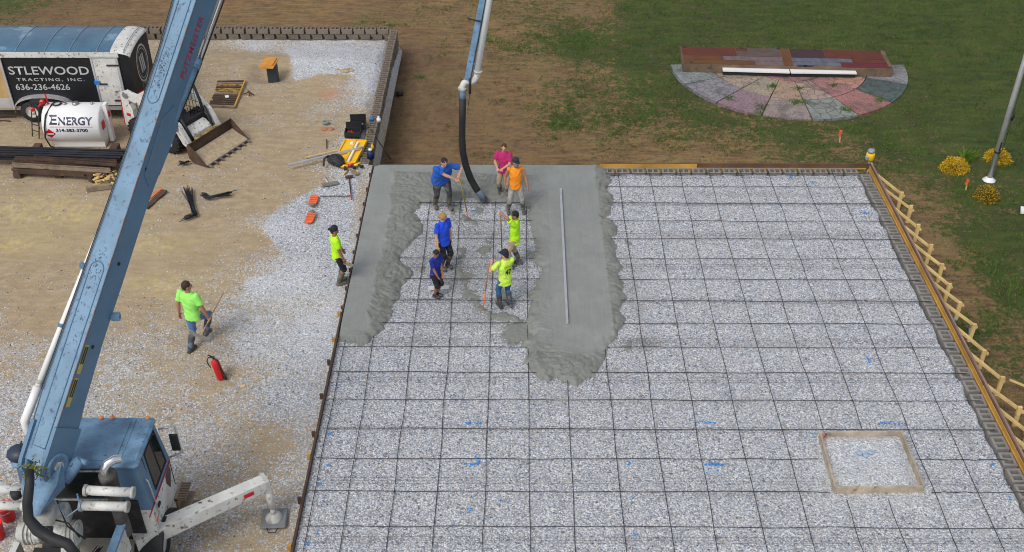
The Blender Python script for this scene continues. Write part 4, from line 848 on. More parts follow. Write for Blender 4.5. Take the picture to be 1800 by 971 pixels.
# round emblem on the nose
m = MB(); cy, cz = (ty0+ty1)/2+.1, 1.5
for r0, r1 in ((.50, .56), (.42, .44)):
    n = 40; vs = []; fs = []
    for i in range(n):
        t = 6.2832*i/n
        for r in (r0, r1): vs.append((txr-.012, cy+r*math.cos(t), cz+r*1.1*math.sin(t)))
    for i in range(n): a = 2*i; b = 2*((i+1) % n); fs.append((a, b, b+1, a+1))
    m.add(vs, fs)
for dy in (-.14, .02, .16): m.add([(txr-.012, cy+dy-.05, cz-.28), (txr-.012, cy+dy+.05, cz-.28), (txr-.012, cy+dy-.0, cz+.3), (txr-.012, cy+dy-.1, cz+.3)], [(0, 1, 2, 3)])
m.build('round_emblem', m_lett, R, c)
wx_ = W(57, 198, .33)[0]
for xx in (wx_, wx_+.95):
    m = MB(); m.lathe((xx, ty0-.1, .36), [(.2, 0), (.34, .0), (.36, .04), (.36, .2), (.34, .22), (.2, .22)], (0, 1, 0), 26); w_ = m.build('wheel', m_blk, R, c)
    m = MB(); m.lathe((xx, ty0-.095, .36), [(.001, .03), (.07, .02), (.1, .05), (.18, .06), (.21, .0), (.21, .03)], (0, 1, 0), 20); m.build('rim', m_wht, w_, c)
m = MB(); pts = [(wx_+.47-.95*math.cos(math.pi*i/16)*1., 0, .42+.52*math.sin(math.pi*i/16)**.7) for i in range(17)]
for i in range(16): a, b = pts[i], pts[i+1]; m.add([(a[0], ty0-.18, a[2]), (b[0], ty0-.18, b[2]), (b[0], ty0+.01, b[2]+.01), (a[0], ty0+.01, a[2]+.01)], [(0, 1, 2, 3)], True); m.add([(a[0], ty0-.18, a[2]-.05), (b[0], ty0-.18, b[2]-.05), (b[0], ty0-.18, b[2]), (a[0], ty0-.18, a[2])], [(0, 1, 2, 3)])
m.build('wheel_arch', m_alu, R, c)
m = MB(); m.add([(wx_+.47-.86*math.cos(math.pi*i/16), ty0-.004, .42+.48*math.sin(math.pi*i/16)**.7) for i in range(17)], [tuple(range(17))]); m.build('wheel_well', m_dk, R, c)

# ================================================================== skid steer loader
A = W(366, 293, .05); B = W(438, 246, .05); d = unit((B-A)*V((1, 1, 0))); fwd = V((d[1], -d[0], 0)); bw = np.linalg.norm((B-A)[:2])
mid = (A+B)/2; rz = math.atan2(fwd[1], fwd[0])-math.pi/2; c = V((*(mid-fwd*1.95)[:2], 0))
R = thing('skid_steer_loader', 'white compact loader with rusty toothed bucket parked behind the blue boom', 'loader', c, rz)
hw_ = bw/2
m = MB(); pr = [(.0, .05), (.0, .08), (-.62, .30), (-.68, .55), (-.66, .58), (-.60, .30), (-.56, .1)]      # bucket profile in y,z (forward tip at 1.95)
Yb = 1.95
P_ = [(Yb, .03), (Yb-.55, .03), (Yb-.68, .16), (Yb-.72, .5), (Yb-.66, .62), (Yb-.64, .62), (Yb-.69, .48), (Yb-.65, .19), (Yb-.54, .07), (Yb, .06)]
m.prism([(-hw_, y, z) for y, z in P_], (2*hw_, 0, 0)); bk_ = m.build('bucket', m_rust, R)
for sx in (-1, 1): m = MB(); m.prism([(sx*hw_, y, z) for y, z in [(Yb, .03), (Yb-.55, .02), (Yb-.7, .15), (Yb-.74, .52), (Yb-.66, .64), (Yb-.5, .5)]], (sx*.025, 0, 0)); m.build('side_plate', m_rust, bk_)
m = MB(); m.prism([(-hw_+.01, y, z) for y, z in [(Yb-.05, .062), (Yb-.5, .072), (Yb-.62, .16), (Yb-.62, .3), (Yb-.4, .19), (Yb-.1, .1)]], (2*hw_-.02, 0, 0)); m.build('sand_load', M('sand_in_bucket', (.42, .33, .22), .95, var=.2, vsc=9, bump=.6), bk_)
for i in range(8): x = -hw_+.06+i*(2*hw_-.12)/7; m = MB(); m.prism([(x-.04, Yb-.03, .03), (x+.04, Yb-.03, .03), (x+.022, Yb+.11, .03), (x-.022, Yb+.11, .03)], (0, 0, .035)); m.build('tooth', m_steel, bk_)
m = MB(); m.bev((0, -.3, .5), (.98, 2.0, .42), .05); m.bev((0, -1.1, .9), (1.0, .62, .75), .06); m.prism([(-.42, .7, .4), (-.42, 1.02, .42), (-.42, .98, .58), (-.42, .72, .78)], (.84, 0, 0)); m.build('body', m_wht, R)
m = MB(); m.box((0, -1.43, .85), (1.14, .03, .8)); m.build('rear_red_trim', m_red, R)
m = MB(); m.box((0, .05, .74), (.86, 1.35, .06))
for sx in (-1, 1):
    m.tube([(sx*.43, .74, .75), (sx*.43, .68, 1.3), (sx*.42, .5, 1.92), (sx*.40, -.62, 1.98), (sx*.42, -.72, 1.0)], .045, 8)
    for y in np.linspace(-.6, .5, 9): m.tube([(sx*.42, y, .8), (sx*.41, y, 1.93)], .009, 5)
    for z in (1.0, 1.25, 1.5, 1.75): m.tube([(sx*.42, -.68, z), (sx*.42, .62, z)], .009, 5)
for y in (.5, -.62, -.3, .1): m.tube([(-.42, y, 1.95), (.42, y, 1.95)], .03, 8)
cab_ = m.build('cab_cage', m_blk, R)
m = MB(); m.box((0, -.2, 1.99), (.82, .8, .03)); m.build('roof', m_dk, cab_)
m = MB(); m.bev((0, -.1, 1.0), (.5, .45, .14), .04); m.bev((0, -.34, 1.28), (.48, .12, .5), .04); m.build('seat', m_dk, cab_)
m = MB(); m.tube([(-.25, .35, .8), (-.25, .4, 1.15)], .018); m.tube([(.25, .35, .8), (.25, .4, 1.15)], .018); m.box((0, .66, .85), (.8, .1, .14)); m.build('controls', m_blk, cab_)
for sx in (-1, 1):
    x = sx*.66
    m = MB(); m.prism([(x-.07, y, z) for y, z in [(-1.35, 1.5), (-1.2, 1.68), (.25, 1.42), (.8, 1.0), (1.12, .42), (1.02, .3), (.85, .4), (.6, .85), (.2, 1.18), (-1.2, 1.42)]], (.14, 0, 0)); a_ = m.build('lift_arm', m_wht, R)
    m = MB(); m.cyl((x-sx*.0, -1.2, 1.55), (x+sx*.1, -1.2, 1.55), .11); m.cyl((x, .68, .93), (x+sx*.1, .68, .93), .12); m.build('pivot', m_steel, a_)
    m = MB(); m.prism([(x-.09, y, z) for y, z in [(-1.45, .5), (-1.0, .5), (-1.0, 1.1), (-1.18, 1.62), (-1.38, 1.6)]], (.18, 0, 0)); tw_ = m.build('rear_tower', m_wht, R); m = MB(); m.bar((x, -1.47, .5), (x, -1.41, 1.35), .2, .03, upv=(0, 1, 0)); m.build('red_edge', m_red, tw_); m = MB(); m.box((x+sx*.095, -1.2, .9), (.01, .16, .1)); m.build('red_decal', m_red, tw_)
    m = MB(); m.tube([(sx*.44, 1.06, .35), (sx*.5, .72, 1.12)], .045); m.build('hydraulic_cylinder', m_blk, R)
    for y in (-.85, .32):
        m = MB(); m.lathe((x, y, .42), [(.2, -.18), (.37, -.18), (.42, -.14), (.42, .14), (.37, .18), (.2, .18)], (1, 0, 0), 28)
        for i in range(20):
            t = 6.2832*i/20
            for ss in (-1, 1): m.box((x+ss*.085, y+.425*math.cos(t+ss*.08), .42+.425*math.sin(t+ss*.08)), (.16, .065, .05), R=[[1, 0, 0], [0, -math.sin(t), math.cos(t)], [0, -math.cos(t), -math.sin(t)]])
        w_ = m.build('wheel', m_blk, R); m = MB(); m.lathe((x+sx*.12, y, .4), [(.2, 0), (.12, -.03*sx), (.001, -.03*sx)], (1, 0, 0), 16); m.build('rim', m_wht, w_)
m = MB(); m.prism([(-.5, 1.08, .3), (-.5, 1.2, .3), (-.5, 1.25, .55), (-.5, 1.12, .6)], (1., 0, 0)); m.build('quick_coupler', M('yellowed_coupler', (.4, .3, .1), .8, var=.3, dirt=(.06, .05, .04), dsc=6, dth=(.45, .6)), R)

# ================================================================== CONCRETE PUMP TRUCK
c = V((-10.7, -14.6, 0)); R = thing('concrete_pump_truck', 'blue and white concrete boom pump truck with its boom raised over the site', 'pump truck', c)
def part(m, n, mt, par=None): return m.build(n, mt, par or R, c)
# chassis and deck
m = MB()
for x in (-11.12, -10.3): m.bx(x-.06, x+.06, -21.5, -12.2, .72, .98)
m.bx(-11.6, -9.9, -14.5, -14.35, .7, 1.2); part(m, 'chassis', m_dk)
m = MB(); m.bx(-9.98-.9, -9.98, -20, -14.33, 1.38, 1.44); deck = part(m, 'deck', M('greasy_deck_plate', (.3, .28, .24), .75, var=.3, vsc=3, bump=.3, dirt=(.1, .09, .075), dsc=3))
m = MB(); m.bx(-9.975, -9.87, -20, -14.34, 1.2, 1.78); part(m, 'side_panel', m_wht)
m = MB(); m.bx(-9.99, -9.845, -20, -14.335, 1.783, 1.84); part(m, 'side_rail', m_bluew)
m = MB(); m.bx(-11.9, -11.78, -20, -14.4, .9, 1.42); m.bx(-11.45, -11.28, -20, -15.1, 1.3, 1.5); part(m, 'frame_rail', m_wht)
m = MB(); m.bx(-11.7, -10.9, -20, -15.2, .75, .85); part(m, 'lower_pan', m_dk)
for i, (x, y, r, a) in enumerate([(-10.25, -15.5, .15, .3), (-10.1, -15.1, .1, .1)]):
    m = MB(); m.tube([(x, y-.3, 1.52), (x+.1, y+.2, 1.5)], .07, 10); part(m, 'filter_canister', m_greyw)
m = MB()
for k in range(7):
    x0 = -10.85+random.random()*.3; m.tube([(x0+random.random()*.35, -15.5-random.random()*.3, 1.47), (x0+.3+random.random()*.3, -14.5-random.random()*.2, 1.5+random.random()*.05)], .009, 6)
part(m, 'loose_rods', m_rust)
# cab
cx0, cx1, cy0, cy1 = -11.75, -9.52, -13.93, -12.8
def cabprof(y0, y1, z0, z1, inset=0.):
    pass
m = MB()  # lower white body with inward-sloping upper part
m.add([(cx0, cy0, .95), (cx1, cy0, .95), (cx1, cy1+.12, .95), (cx0, cy1+.12, .95), (cx0, cy0, 1.72), (cx1, cy0, 1.72), (cx1, cy1+.14, 1.72), (cx0, cy1+.14, 1.72)], [(3, 2, 1, 0), (0, 1, 5, 4), (1, 2, 6, 5), (2, 3, 7, 6), (3, 0, 4, 7), (4, 5, 6, 7)]); cab = part(m, 'cab', m_wht)
m = MB(); m.bx(cx0+.1, cx1-.2, cy0-.03, cy0-.003, .97, 1.98); part(m, 'rear_dark_panel', m_dk, cab)  # dark sheet added to stand in for the black gap between the cylinders
m = MB(); i_ = .08; zt_ = 2.78
lo = [(cx0, cy0), (cx1, cy0), (cx1, cy1+.14), (cx0, cy1+.14)]; hi = [(cx0+i_, cy0+.02), (cx1-i_, cy0+.02), (cx1-i_, cy1+.02), (cx0+i_, cy1+.02)]
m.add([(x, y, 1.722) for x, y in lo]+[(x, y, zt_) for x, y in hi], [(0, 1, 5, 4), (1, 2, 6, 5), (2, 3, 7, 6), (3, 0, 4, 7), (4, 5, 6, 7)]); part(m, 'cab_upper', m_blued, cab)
m = MB(); m.bev(((cx0+cx1)/2, (cy0+cy1)/2+.0, 2.84), (cx1-cx0-.04, cy1-cy0+.1, .12), .045); roof = part(m, 'roof', m_bluew, cab)
m = MB(); m.bev(((cx0+cx1)/2+.1, (cy0+cy1)/2, 2.905), (1.2, .98, .03), .012); m.tube([(-9.86, cy0+.05, 2.9), (-9.86, cy1-.05, 2.9)], .012, 6); part(m, 'roof_panel', m_bluew, roof)
for x in (-11.2, -10.9, -10.5, -10.3, -9.66): m = MB(); m.ell((x, cy1-.02, 2.92), (.045, .045, .04)); part(m, 'marker_light', M('amber_light', (.8, .3, .12), .3, bump=0), roof)
def side_pt(y, z, o=.004):       # right side plane
    t = (z-1.722)/(zt_-1.722); x = cx1-i_*max(t, 0)+o; return (x, y, z)
m = MB(); m.add([side_pt(-13.55, 1.85), side_pt(-12.84, 1.85), side_pt(-12.9, 2.68), side_pt(-13.5, 2.68)], [(0, 1, 2, 3)]); wn = part(m, 'side_window', m_glass, cab)
m = MB(); m.tube([side_pt(-13.55, 1.85), side_pt(-12.84, 1.85), side_pt(-12.9, 2.68), side_pt(-13.5, 2.68), side_pt(-13.55, 1.85)], .018, 6); m.tube([side_pt(-13.15, 1.85), side_pt(-13.15, 2.68)], .014, 6); part(m, 'window_frame', m_blk, wn)
m = MB(); m.tube([side_pt(-13.62, .98, .006), side_pt(-13.62, 2.72, .006)], .008, 5); m.tube([side_pt(-12.72, 1.1, .006), side_pt(-12.72, 1.7, .006)], .008, 5); part(m, 'door_seam', m_dk, cab)
m = MB(); m.bx(cx1, cx1+.012, -14.1, -12.7, 1.70, 1.735); part(m, 'pinstripe', m_redl, cab)
m = MB(); m.tube([side_pt(-13.75, 1.45, .04), side_pt(-13.78, 2.3, .05), side_pt(-13.78, 2.35, .02)], .014, 8); part(m, 'grab_handle', m_alu, cab)
m = MB(); m.bx(cx1, cx1+.03, -13.68, -13.56, 1.5, 1.56); part(m, 'door_handle', m_blk, cab)
m = MB(); m.ell((cx1, -13.82, 1.35), (.02, .05, .05)); part(m, 'side_marker', m_orange, cab)
m = MB(); m.add([side_pt(-12.95, 1.25, .006), side_pt(-12.78, 1.5, .006), side_pt(-12.78, 1.68, .006), side_pt(-13.05, 1.66, .006), side_pt(-13.08, 1.5, .006)], [(0, 1, 2, 3, 4)]); part(m, 'vent_window', M('maroon_panel', (.06, .02, .025), .4), cab)
m = MB(); m.bx(-11.35, -10.15, cy0-.012, cy0+.004, 2.05, 2.70); rw = part(m, 'rear_window', m_glass, cab)
m = MB(); m.tube([(-11.35, cy0-.012, 2.0), (-10.15, cy0-.012, 2.0), (-10.13, cy0-.012, 2.66), (-10.2, cy0-.01, 2.72), (-11.35, cy0-.01, 2.72)], .022, 6); part(m, 'window_seal', m_greyw, rw)
m = MB(); m.bx(-11.5, -9.8, cy1+.13, cy1+.135, 1.8, 2.6); part(m, 'windscreen', m_glass, cab)
m = MB(); m.tube([(cx1-.05, -12.72, 2.55), (cx1+.22, -12.6, 2.5), (cx1+.24, -12.62, 1.85), (cx1+.02, -12.7, 1.8)], .022, 7); mr_ = part(m, 'mirror_arm', m_alu, cab)
m = MB(); m.bev((cx1+.17, -12.66, 2.15), (.16, .05, .42), .015); part(m, 'mirror', m_blk, mr_)
m = MB(); m.lathe((-9.93, -14.27, 1.5), [(.12, 0), (.12, 1.0), (.14, 1.03), (.14, 1.38), (.155, 1.4), (.155, 1.5), (.13, 1.52), (.001, 1.52)], n=18); ex = part(m, 'exhaust_muffler', M('sooty_steel', (.12, .115, .11), .6, .3, var=.4, vsc=4, dirt=(.05, .04, .03), dsc=3))
m = MB(); m.tube([(-9.96, -14.27, 3.0), (-9.97, -14.26, 3.09), (-9.92, -14.2, 3.17), (-9.82, -14.12, 3.19), (-9.72, -14.08, 3.17)], [.07, .075, .08, .08, .075], 14, caps=False); part(m, 'exhaust_elbow', m_chrome, ex)
# wheel, fender, steps
for x in (-9.78, -11.55):
    for y in (-13.62, -18.3, -19.6):
        m = MB(); m.lathe((x, y, .5), [(.27, -.15), (.44, -.16), (.5, -.1), (.5, .1), (.44, .16), (.27, .15)], (1, 0, 0), 30); w_ = part(m, 'wheel', m_blk)
        m = MB(); m.lathe((x, y, .5), [(.001, .1), (.09, .12), (.12, .06), (.24, .08), (.28, .15), (.28, .05)], (1 if x > -10.5 else -1, 0, 0), 20); part(m, 'rim', m_wht, w_)
m = MB(); vs = []; fs = []
for i in range(13):
    t = math.radians(10+i*13); 
    for x in (-9.95, -9.45): vs.append((x, -13.62+.62*math.cos(t), .52+.62*math.sin(t)))
for i in range(12): fs.append((2*i, 2*i+1, 2*i+3, 2*i+2))
m.add(vs, fs, True)
for i in range(12):
    t, t2 = math.radians(10+i*13), math.radians(23+i*13); m.add([(-9.45, -13.62+.62*math.cos(t), .52+.62*math.sin(t)), (-9.45, -13.62+.62*math.cos(t2), .52+.62*math.sin(t2)), (-9.45, -13.62+.52*math.cos(t2), .52+.52*math.sin(t2)), (-9.45, -13.62+.52*math.cos(t), .52+.52*math.sin(t))], [(0, 1, 2, 3)])
part(m, 'fender', m_blk)
m = MB()
for k in range(3): m.bx(-9.52, -9.3+.04*k, -12.95+.02*k, -12.5, .88-.25*k, .92-.25*k)
m.bx(-9.5, -9.46, -12.95, -12.5, .35, .95)
for k in range(7): m.bx(-9.5, -9.3, -12.93+k*.065, -12.915+k*.065, .925, .945)
part(m, 'step', m_rustl, cab)
# turret
tb = V((-10.9, -14.86, .78))
m = MB(); m.lathe(tb+V((0, 0, .5)), [(.5, 0), (.5, .1), (.40, .14), (.38, .5), (.42, .6), (.42, .68), (.30, .74), (.30, 1.3), (.001, 1.31)], n=28)
m.tube([tb+V((-.52, .0, 1.42)), tb+V((-.12, .0, 1.42))], [.17, .2], 18); m.tube([tb+V((.12, -.0, 1.42)), tb+V((.5, .0, 1.42))], [.2, .19], 18)
m.bev(tb+V((0, .12, 1.75)), (.75, .3, .36), .05); m.bev(tb+V((0, -.02, 1.95)), (.5, .4, .24), .04)
m.bar(tb+V((.34, -.15, 1.2)), tb+V((.58, -.95, .75)), .26, .3); m.bar(tb+V((-.3, -.2, 1.1)), tb+V((-.38, -.8, .75)), .14, .22)
m.bar(tb+V((-.35, -.3, .98)), tb+V((.4, -.3, .98)), .08, .06); tur = remeshed(m, .018, 'turret', m_greyw, R, c, smooth=2)
m = MB()
for x in (-.36, .36):
    for k in range(3): m.tube([tb+V((x-.04+k*.07, 0, 1.42)), tb+V((x-.02+k*.07, 0, 1.42))], .215, 20)
m.bar(tb+V((-.3, 0, 1.3)), tb+V((.3, 0, 1.3)), .1, .1); part(m, 'cable_winding', m_greyw, tur)
def hcyl(a, b, r, m2): m = MB(); m.tube([a, b], r, 16); o = part(m, 'slewing_cylinder', m2); m = MB(); [m.tube([V(a)+(V(b)-V(a))*t, V(a)+(V(b)-V(a))*(t+.06)], r*1.22, 16) for t in (0., .94)]; part(m, 'cylinder_collar', m_greyw, o)
q = lambda px, py, Y: W(px, py, Y, 1)
hcyl(q(148, 862, -14.52), q(236, 866, -14.52), .082, m_wht); hcyl(q(140, 889, -14.62), q(226, 891, -14.62), .082, m_wht)
hcyl(q(48, 862, -14.52), q(-60, 858, -14.52), .082, m_wht); hcyl(q(46, 889, -14.62), q(-60, 888, -14.62), .082, m_wht)
# boom first section
bA = ray(117, 700, 18.); bB = ray(345, 0, 18.5); bD = unit(bB-bA); bW = unit(V((bD[1], -bD[0], 0))); bN = np.cross(bW, bD); LB = np.linalg.norm(bB-bA)
def bp_(t, w, n): return bA+bD*t+bW*w+bN*n        # t along, w across (0 = right edge, negative = left), n normal to the upper face
st_ = [(-1.15, .44, .42), (-.6, .5, .54), (0, .52, .48), (1., .5, .44), (2.16, .465, .45), (3.45, .42, .44), (4.4, .40, .51), (5., .405, .45), (6., .405, .455), (7., .455, .52), (LB+1.6, .46, .5)]
m = MB(); vs = []; fs = []
for t, w, d in st_:
    for a, b in ((0, 0), (-w, 0), (-w, -d), (0, -d)): vs.append(bp_(t, a, b))
n_ = len(st_)
for i in range(n_-1):
    for k in (0,): fs.append((i*4, i*4+1, (i+1)*4+1, (i+1)*4))
m.add(vs, fs); fs2 = []
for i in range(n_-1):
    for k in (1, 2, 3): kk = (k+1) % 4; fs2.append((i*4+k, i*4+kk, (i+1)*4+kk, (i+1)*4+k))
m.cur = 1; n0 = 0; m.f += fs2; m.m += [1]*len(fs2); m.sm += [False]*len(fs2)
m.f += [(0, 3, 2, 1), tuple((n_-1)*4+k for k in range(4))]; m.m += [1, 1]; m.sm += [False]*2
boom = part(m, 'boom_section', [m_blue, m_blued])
m = MB()      # edge flanges and recessed-plate outline on the upper face
for w0 in (.0, 1.): m.tube([bp_(t, -w*w0, .004) for t, w, d in st_], .012, 5)
m.build('edge_weld', M('rust_streaked_edge', (.12, .17, .22), .6, var=.3, dirt=(.2, .08, .04), dsc=4, dth=(.5, .6)), boom, c)
def slot(t0, t1, w0, w1, r, par, n=.006, end0=True, end1=True):
    m = MB(); P = []; hw__ = (w1-w0)/2; cw = (w0+w1)/2
    if end0: P += [bp_(t0+hw__-hw__*math.sin(a), cw+hw__*math.cos(a), n) for a in np.linspace(0, math.pi, 13)]
    else: P += [bp_(t0, w1, n), bp_(t0, w0, n)]
    if end1: P += [bp_(t1-hw__+hw__*math.sin(a), cw-hw__*math.cos(a), n) for a in np.linspace(0, math.pi, 13)]
    else: P += [bp_(t1, w0, n), bp_(t1, w1, n)]
    P.append(P[0]); m.tube(P, r*.7, 5); return m.build('reinforcing_plate', m_blued, par, c)
slot(-.9, 2.3, -.37, -.09, .014, boom, end0=False); slot(5.1, LB+1.5, -.34, -.1, .012, boom, end1=False)
for sc_, (tc, wc, nn, st_a, st_b) in enumerate(((5.75, -.23, 150, .3, .055), (2.15, -.23, 60, .2, .06), (1.2, -.25, 30, .5, .08))):
    m = MB()
    for k in range(nn):
        t, w, r = tc+random.gauss(0, st_a), wc+max(-.12, min(.12, random.gauss(0, st_b))), random.uniform(.003, .011)*(1.5 if random.random() < .1 else 1)
        m.add([bp_(t+r*math.cos(6.28*i/6)*1.4, w+r*math.sin(6.28*i/6), .0055) for i in range(6)], [tuple(range(6))])
    o = m.build('grease_spatter', M('dark_grease', (.05, .085, .13), .6), boom, c); o['kind'] = 'stuff'
m = MB()     # side plate raised outline + holes on right face
for t, n in ((.9, -.22), (2.35, -.2), (4.0, -.12)): m.lathe(bp_(t, .002, n), [(.028, 0), (.035, .006), (.02, .008), (.001, .004)], bW, 14)
m.build('side_boss', m_dk, boom, c)
m = MB(); m.prism([bp_(3.9, .003, -.12), bp_(4.9, .003, -.1), bp_(5.2, .003, -.3), bp_(4.9, .003, -.56), bp_(4.0, .003, -.48), bp_(3.75, .003, -.3)], bW*.012); m.build('cheek_plate', m_blued, boom, c)
# lettering up the boom side
tq = 5.05; text('PUTZMEISTER', 'lettering', bp_(5.68, .004, -.33), bD, bN, 1.12, .12, M('magenta_lettering', (.50, .02, .09), .5, bump=0), boom, c, .0, .012, 1.1)
m = MB()
for t0 in (.42, -.15):
    m.add([bp_(t0, .006, -.03), bp_(t0+.5, .006, -.03), bp_(t0+.5, .006, -.13), bp_(t0, .006, -.13)], [(0, 3, 2, 1)])
m.build('warning_label', M('yellow_label', (.5, .45, .12), .6, bump=0), boom, c)
for t0 in (.42, -.15):
    for k in range(2): m = MB(); m.add([bp_(t0+.17, .009, -.045-k*.045), bp_(t0+.47, .009, -.045-k*.045), bp_(t0+.47, .009, -.075-k*.045), bp_(t0+.17, .009, -.075-k*.045)], [(0, 3, 2, 1)]); m.build('label_print', m_dk, boom, c)
# root ears with pins
for w in (-.47, .0):
    m = MB(); P = [bp_(-1.15+.0+.3*math.cos(a), w-.03, -.25+.3*math.sin(a)) for a in np.linspace(math.pi/2, 3*math.pi/2, 12)]+[bp_(-.5, w-.03, -.55), bp_(-.5, w-.03, .06)]
    m.prism(P, bW*.07); e_ = m.build('boom_ear', m_blued, boom, c)
    m = MB(); m.lathe(bp_(-1.15, w+.04, -.25), [(.23, 0), (.23, .03), (.18, .035), (.16, .005), (.1, .005), (.09, .03), (.001, .03)], bW, 26); m.build('pivot_pin', m_bluew, e_, c)
pin = bp_(-1.15, -.23, -.25)
m = MB(); m.tube([bp_(-1.15, -.6, -.25), bp_(-1.15, .1, -.25)], .09, 14); m.build('pivot_shaft', m_greyw, boom, c)
# pedestal between boom root and turret
m = MB(); top = [pin+bW*.36+V((0, .25, .12)), pin-bW*.36+V((0, .25, .12)), pin-bW*.36+V((0, -.3, -.1)), pin+bW*.36+V((0, -.3, -.1))]; bot = [tb+V((.34, .3, 2.2)), tb+V((-.4, .3, 2.2)), tb+V((-.1, -.28, 2.15)), tb+V((.1, -.28, 2.15))]
for k, s_ in ((0, 0), (1, 0)): pass
m.add(top+bot, [(0, 1, 2, 3), (7, 6, 5, 4), (0, 4, 5, 1), (1, 5, 6, 2), (2, 6, 7, 3), (3, 7, 4, 0)]); ped = part(m, 'boom_pedestal', m_bluew)
m = MB(); m.tube([pin+bW*.25+V((.0, .1, -.35)), pin+bW*.45+V((.12, .35, -.12))], [.17, .09], 12); m.tube([pin+bW*.4+V((.12, .33, -.14)), pin+bW*.55+V((.15, .33, -.14))], .05, 12); part(m, 'pedestal_lug', m_bluew, ped)
m = MB(); g0 = pin+bW*.3+V((0, -.36, -.5)); m.tube([g0, g0+V((.12, -.14, -.18)), g0+V((.36, -.02, -.05)), g0+V((.3, .12, .12))], .014, 7); part(m, 'tie_down_loop', m_bluew, ped)
m = MB(); m.bar(pin+bW*.05+V((.02, -.345, -.28)), pin+bW*.2+V((.05, -.34, -.17)), .02, .1); part(m, 'rating_plate', m_greyw, ped)
m = MB(); m.ell(pin-bW*.62+V((-.08, .18, -.25)), (.22, .2, .14)); part(m, 'reservoir', M('dark_blue_dome', (.02, .035, .07), .5), ped)
# delivery pipe along the left edge
m = MB(); po = lambda t: .20-.036*t; m.tube([bp_(t, -w-po(t), -.11-.02*t) for t, w, d in st_[2:]], .055, 14); pipe = part(m, 'delivery_pipe', m_whtc)
m = MB(); m.tube([bp_(.0, -.72, -.11), bp_(-.4, -.75, -.12), bp_(-.62, -.8, -.16), bp_(-.8, -.8, -.3), bp_(-.85, -.68, -.5)], .075, 14); part(m, 'pipe_bend', m_whtc, pipe)
for t in (.05, 1.05, 3.0, 4.7, 6.2):
    m = MB(); w = np.interp(t, [a[0] for a in st_], [a[1] for a in st_]); m.tube([bp_(t, -w-po(t), -.11-.02*t), bp_(t+.06, -w-po(t), -.11-.02*t)], .066, 14); part(m, 'pipe_clamp', m_greyw if t < .5 else m_blued, pipe)
m = MB(); m.bar(bp_(2.1, -.46, -.1), bp_(2.16, -.62, -.05), .05, .12); part(m, 'pipe_bracket', m_blued, pipe); m = MB(); m.bar(bp_(1.45, .0, -.45), bp_(1.5, .12, -.5), .12, .1); part(m, 'side_lug', m_blued, boom)
m = MB(); m.tube([bp_(t, -w+.02, .05) for t, w, d in st_[2:]], .008, 6); m.tube([bp_(t, -w-.0, -.02) for t, w, d in st_[2:]], .012, 6); part(m, 'hydraulic_line', m_dk, pipe)
# knuckle cylinder on the right flank of the boom
m = MB(); m.tube([bp_(4.3, -.1, -.4), bp_(5.0, -.05, -.46), bp_(6.1, -.05, -.545)], [.05, .075, .085], 16); m.tube([bp_(5.95, -.05, -.54), bp_(6.12, -.05, -.55)], .098, 16); kc = part(m, 'lift_cylinder', m_bluew)
m = MB(); m.tube([bp_(6.1, -.06, -.52), bp_(LB+1.5, -.06, -.60)], .022, 12); m.tube([bp_(6.1, -.03, -.59), bp_(LB+1.5, -.02, -.68)], .033, 12); part(m, 'piston_rod', m_chrome, kc)
m = MB(); m.tube([bp_(6.1, .0, -.63), bp_(LB+1.5, .02, -.73)], .014, 6); m.tube([bp_(4.5, -.02, -.50), bp_(5.0, -.02, -.55), bp_(6.1, .0, -.64)], .015, 6); part(m, 'hydraulic_hose', m_blk, kc)
# black hose bundle at the turret
hp_ = [q(52, 828, -14.95), q(52, 850, -15.15), q(48, 885, -15.25), q(50, 912, -15.35), q(66, 932, -15.45), q(92, 948, -15.5), q(118, 956, -15.6), q(142, 985, -15.7)]
m = MB(); m.tube(hp_, [.07, .075, .08, .085, .1, .1, .09, .07], 12); part(m, 'hose_bundle', m_blk)
m = MB(); m.tube([q(60, 905, -14.9), q(120, 920, -15), q(140, 945, -15.1)], .015, 6); m.tube([q(100, 880, -14.8), q(118, 925, -15), q(150, 948, -15.1)], .014, 6); m.tube([q(38, 775, -14.2), q(34, 790, -14.3), q(42, 806, -14.4)], .012, 5); part(m, 'control_hose', m_blk)
m = MB(); m.lathe(q(30, 873, -14.6), [(.001, 0), (.09, 0), (.09, .12), (.001, .12)], n=12); part(m, 'air_filter_cap', m_blk)
# upper boom sections (above the picture) and the placing tip with its end pipe
tipA = W(823, 138, 4.45); tip_y = tipA[1]
hose_top = W(813, 176, -0.9, 1); hose_end = W(851, 352, .10)
tA = W(822, 140, -.9, 1); tB = W(850, -6, -.75, 1); tipD = unit(tB-tA); tipEnd = tA+tipD*6.6
E1 = bp_(LB+1.55, -.23, -.25)
apex = V((-7.2, -5.2, 15.5))
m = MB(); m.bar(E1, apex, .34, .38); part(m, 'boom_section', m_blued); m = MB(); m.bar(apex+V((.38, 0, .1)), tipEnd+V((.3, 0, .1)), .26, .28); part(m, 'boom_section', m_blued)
m = MB(); m.tube([E1-bW*.3, E1+bW*.3], .2, 16); m.tube([apex-V((.3, 0, 0)), apex+V((.6, 0, 0))], .18, 16); m.tube([tipEnd-V((.1, 0, 0)), tipEnd+V((.5, 0, 0))], .15, 16); part(m, 'knuckle_joint', m_bluew)
m = MB(); m.bar(tA, tipEnd, .15, .15, upv=(.3, 1, 0)); ts = part(m, 'placing_boom_tip', m_bluew)
pA = W(838, 130, -.9, 1); pB = W(861, -6, -.75, 1); pEnd = pA+unit(pB-pA)*6.4
m = MB(); m.tube([pA, pEnd], .085, 14); pt = part(m, 'end_pipe', m_whtc)
